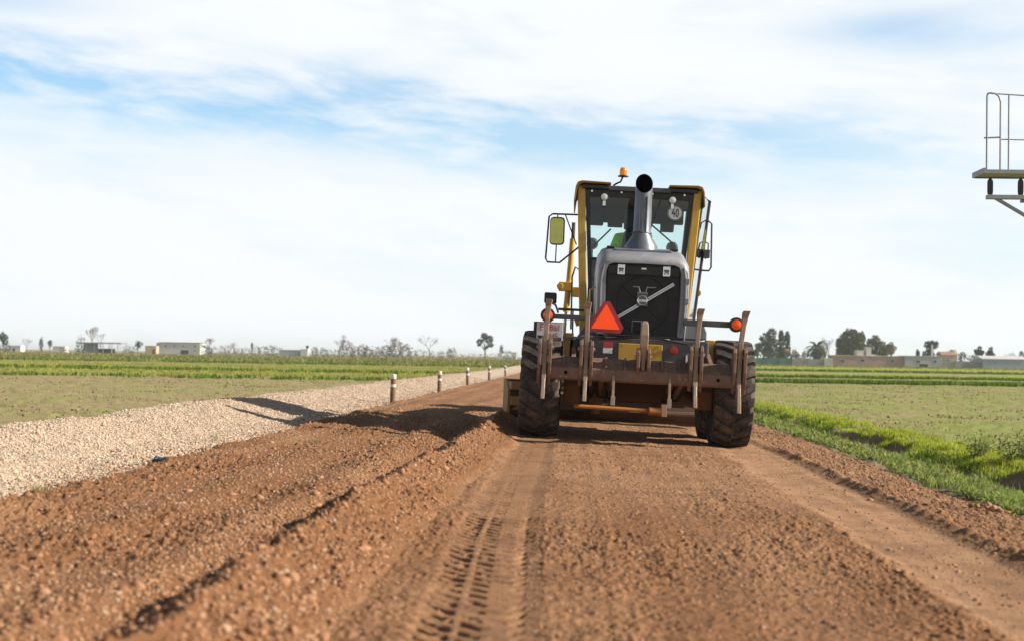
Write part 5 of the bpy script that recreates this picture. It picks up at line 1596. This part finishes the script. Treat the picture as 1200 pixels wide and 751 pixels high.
# ------------------------------------------------------------------ far buildings
M_wl = paint('white_render', (.66, .65, .62), .85, dirt=.3, dcol=(.45, .4, .36), scale=.35)
M_gyw = paint('grey_render', (.42, .42, .44), .85, dirt=.35, dcol=(.3, .28, .27), scale=.3)
M_be = paint('beige_render', (.55, .42, .28), .85, dirt=.3, dcol=(.4, .3, .22), scale=.5)
M_pk = paint('pinkish_brick', (.40, .25, .20), .9, dirt=.5, dcol=(.36, .31, .28), scale=.25)
M_roofg = paint('green_grey_roof', (.20, .22, .20), .7, dirt=.3, dcol=(.3, .28, .25), scale=.4)
M_tile = paint('terracotta_tile', (.34, .17, .11), .85, dirt=.4, dcol=(.3, .22, .18), scale=.8)
M_met = paint('metal_sheet_wall', (.30, .34, .38), .6, .2, dirt=.3, dcol=(.3, .28, .27), scale=.4)
M_roofl = paint('pale_sheet_roof', (.62, .60, .57), .6, dirt=.3, dcol=(.45, .4, .36), scale=.4)
M_win = flat('window_glass', (.03, .035, .04), .15)
M_drk = flat('dark_opening', (.02, .018, .018), .9)


def house(name, px0, px1, Y, h, label, wall, roof, d=7, rh=.35, over=.25, gable=0, cat='building', wins=(), doors=(), flatr=False):
    """a box building: local x runs along the facade from px0 to px1, facade at y=0"""
    x0, x1 = base(px0, Y), base(px1, Y); w = x1 - x0
    t = empty(name, (x0, Y, FZ), label=label, cat=cat)
    bx('wall', wall, t, 0, w, 0, d, -.2, h, 0)
    if gable: MB().prism([(-over, h), (d + over, h), (d / 2, h + gable)], -over, w + over, 'x').build('roof', roof, t)
    else: MB().hexa([(-over, -over, h), (w + over, -over, h), (w + over, d + over, h), (-over, d + over, h), (-over, -over, h + rh * .7), (w + over, -over, h + rh * .7), (w + over, d + over, h + rh), (-over, d + over, h + rh)]).build('roof', roof, t)
    for (u0, u1, z0, z1) in wins:
        f = bx('window', M_roofl, t, u0 * w, u1 * w, -.05, .02, z0, z1, 0)
        bx('pane', M_win, f, u0 * w + .08, u1 * w - .08, -.07, -.052, z0 + .08, z1 - .08, 0)
    for (u0, u1, z0, z1) in doors:
        bx('door', M_drk, t, u0 * w, u1 * w, -.06, .02, z0, z1, 0)
    return t


# open shed with flat roof on posts
x0, x1 = base(90, 600), base(141, 600); w = x1 - x0
t = empty('open_shed', (x0, 600, FZ), label='open-sided farm shed with flat greenish roof on posts, far left', cat='shed')
bx('roof', M_roofg, t, -.4, w + .4, -.4, 8.4, 4.1, 4.6, 0)
for k in range(6):
    for y in (0, 8): bx('post', M_wl, t, w * k / 5 - .12 * (k > 0), w * k / 5 + .12 + (.12 if k == 0 else 0), y, y + .2, -.1, 4.1, 0)
bx('wall', M_gyw, t, w * .02, w * .36, 6.8, 7.2, -.1, 4.1, 0)
bx('stored_goods', M_drk, t, w * .42, w * .78, 4, 6, 0, 2.0, 0)
house('farm_hut', 170, 183, 585, 3.3, 'small beige flat-roofed hut at the left of the white farm building', M_be, M_be, 4, .2, .05, doors=[(.7, .86, 0, 2.0)])
b1 = house('farm_building', 187, 234, 600, 4.9, 'large white farm building with a dark doorway and a row of small windows', M_wl, M_roofg, 9, .3, .3,
           wins=[(.12, .17, 3.2, 3.9), (.34, .39, 3.2, 3.9), (.56, .60, 3.2, 3.9), (.86, .91, 3.2, 3.9), (.86, .90, 1.4, 2.0)], doors=[(.53, .72, 0, 1.9)])
MB().add([(0, 0, -.2), (-2.6, 4, -.2), (-2.6, 4, 4.9), (0, 0, 4.9), (0, 9, -.2), (0, 9, 4.9)], [(0, 1, 2, 3), (1, 4, 5, 2), (3, 2, 5)]).build('side_wall', M_gyw, b1)
house('low_shed', 327, 351, 590, 2.5, 'low grey-white shed with a bright end wall in the brown scrub', M_gyw, M_roofl, 6, .25, .1)
house('shed_annex', 352, 360.5, 588, 2.9, 'bright cream end building joined to the low grey shed', M_wl, M_roofl, 5, .2, .05)
house('white_hut', 11, 24, 620, 2.6, 'tiny white hut with a dark door at the far left', M_wl, M_roofl, 5, .2, .1, doors=[(.3, .5, 0, 1.6)])
house('white_hut', 62, 76, 640, 2.6, 'pale low hut behind the brown reeds, left of the open shed', M_wl, M_roofl, 5, .2, .1)
house('white_house', 583, 589, 595, 2.5, 'tiny white house beside the slim cypress near the grader', M_wl, M_roofl, 4, .2, .05)
house('white_house', 599, 605.5, 595, 2.9, 'tiny white house partly hidden by the grader wheel', M_wl, M_roofl, 4, .2, .05, doors=[(.4, .6, 0, 1.6)])
# right
house('wall_house', 976, 1060, 400, 2.95, 'long low pinkish brick house with small dark windows under the biggest tree', M_pk, M_be, 8, .22, .15,
      wins=[(.10, .17, 1.1, 1.9), (.38, .45, 1.3, 2.2), (.80, .86, 1.3, 2.2)])
wh = house('wall_house', 1060.5, 1104, 399, 3.1, 'pale grey rendered house with a tall white chimney', M_gyw, M_be, 8, .22, .15, wins=[(.30, .42, 1.2, 2.1), (.78, .86, 1.4, 2.2)], doors=[(.40, .62, 0, 1.0)])
xc = base(1092.5, 402) - base(1060.5, 399)
bx('chimney', M_wl, wh, xc - .22, xc + .22, 3, 3.5, 3.0, 6.4, .02)
house('garden_hut', 1004, 1012, 404, 4.4, 'small white rooftop hut peeking over the brick house', M_wl, M_roofl, 4, .2, .05)
house('garden_hut', 1015, 1021, 404, 5.4, 'narrow white turret between the brick house and the biggest tree', M_wl, M_roofl, 3, .2, .05)
house('cream_house', 1104.5, 1122, 412, 3.7, 'cream house with a low tiled roof right of the chimney', M_be, M_tile, 7, .3, .3, gable=1.0, wins=[(.3, .45, 1.2, 2.4)])
house('brown_roof_hut', 912, 924, 432, 4.2, 'hut with a brown tiled roof behind the dark hedge', M_be, M_tile, 6, .3, .3, gable=1.4)
house('beige_hut', 958, 968, 424, 4.0, 'beige hut half hidden behind the palm trunk', M_be, M_tile, 5, .3, .2, gable=.8)
house('metal_shed', 1152, 1204, 395, 2.7, 'long blue-grey sheet metal shed with pale roof at the right edge', M_met, M_roofl, 10, .5, .2, gable=.9)


def fence(px0, px1, Y, h, mat, label, name='fence', solid=True):
    x0, x1 = base(px0, Y), base(px1, Y); w = x1 - x0
    t = empty(name, (x0, Y, FZ), label=label, cat='fence' if name != 'garden_wall' else 'wall')
    bx('panel', mat, t, 0, w, .0, .08 if name != 'garden_wall' else .25, -.1, h, 0)
    k = max(2, int(w / 3))
    for i in range(k + 1):
        bx('post', M_dgrey if name != 'garden_wall' else mat, t, w * i / k - .06, w * i / k + .06, -.13, -.004, -.1, h + .12, 0)
    return t


M_net = paint('green_netting', (.07, .19, .13), .9, dirt=.3, dcol=(.15, .2, .15), scale=.6)
M_wall3 = paint('blockwork', (.30, .29, .29), .9, dirt=.4, dcol=(.2, .18, .17), scale=.4)
fence(884, 928, 398, 2.0, M_net, 'green netting fence right of the grader wheel')
fence(928.5, 966, 398, 1.9, M_wall3, 'grey block wall below the palm', 'garden_wall')
fence(966.5, 975.5, 397.5, 2.2, M_wl, 'short pale wall joining the brick house', 'garden_wall')
fence(1104.5, 1150, 397, 1.9, M_wall3, 'grey block wall between the cream house and the metal shed', 'garden_wall')

# ------------------------------------------------------------------ air
if HAZE:
    mt = bpy.data.materials.new('haze'); mt.use_nodes = True
    T = NT(mt.node_tree); T.N.remove(T.N['Principled BSDF'])
    pv = T.n('ShaderNodeVolumePrincipled'); pv.inputs['Color'].default_value = (.86, .92, 1, 1); pv.inputs['Density'].default_value = HAZE; pv.inputs['Anisotropy'].default_value = .3
    T.L.new(pv.outputs[0], T.N['Material Output'].inputs['Volume'])
    o = MB().box(-9500, 9500, -9500, 9500, -3.0, 16.0).build('haze', mt)
    tag(o, kind='stuff')
    cy.volume_bounces = 1
    cy.volume_step_rate = 4
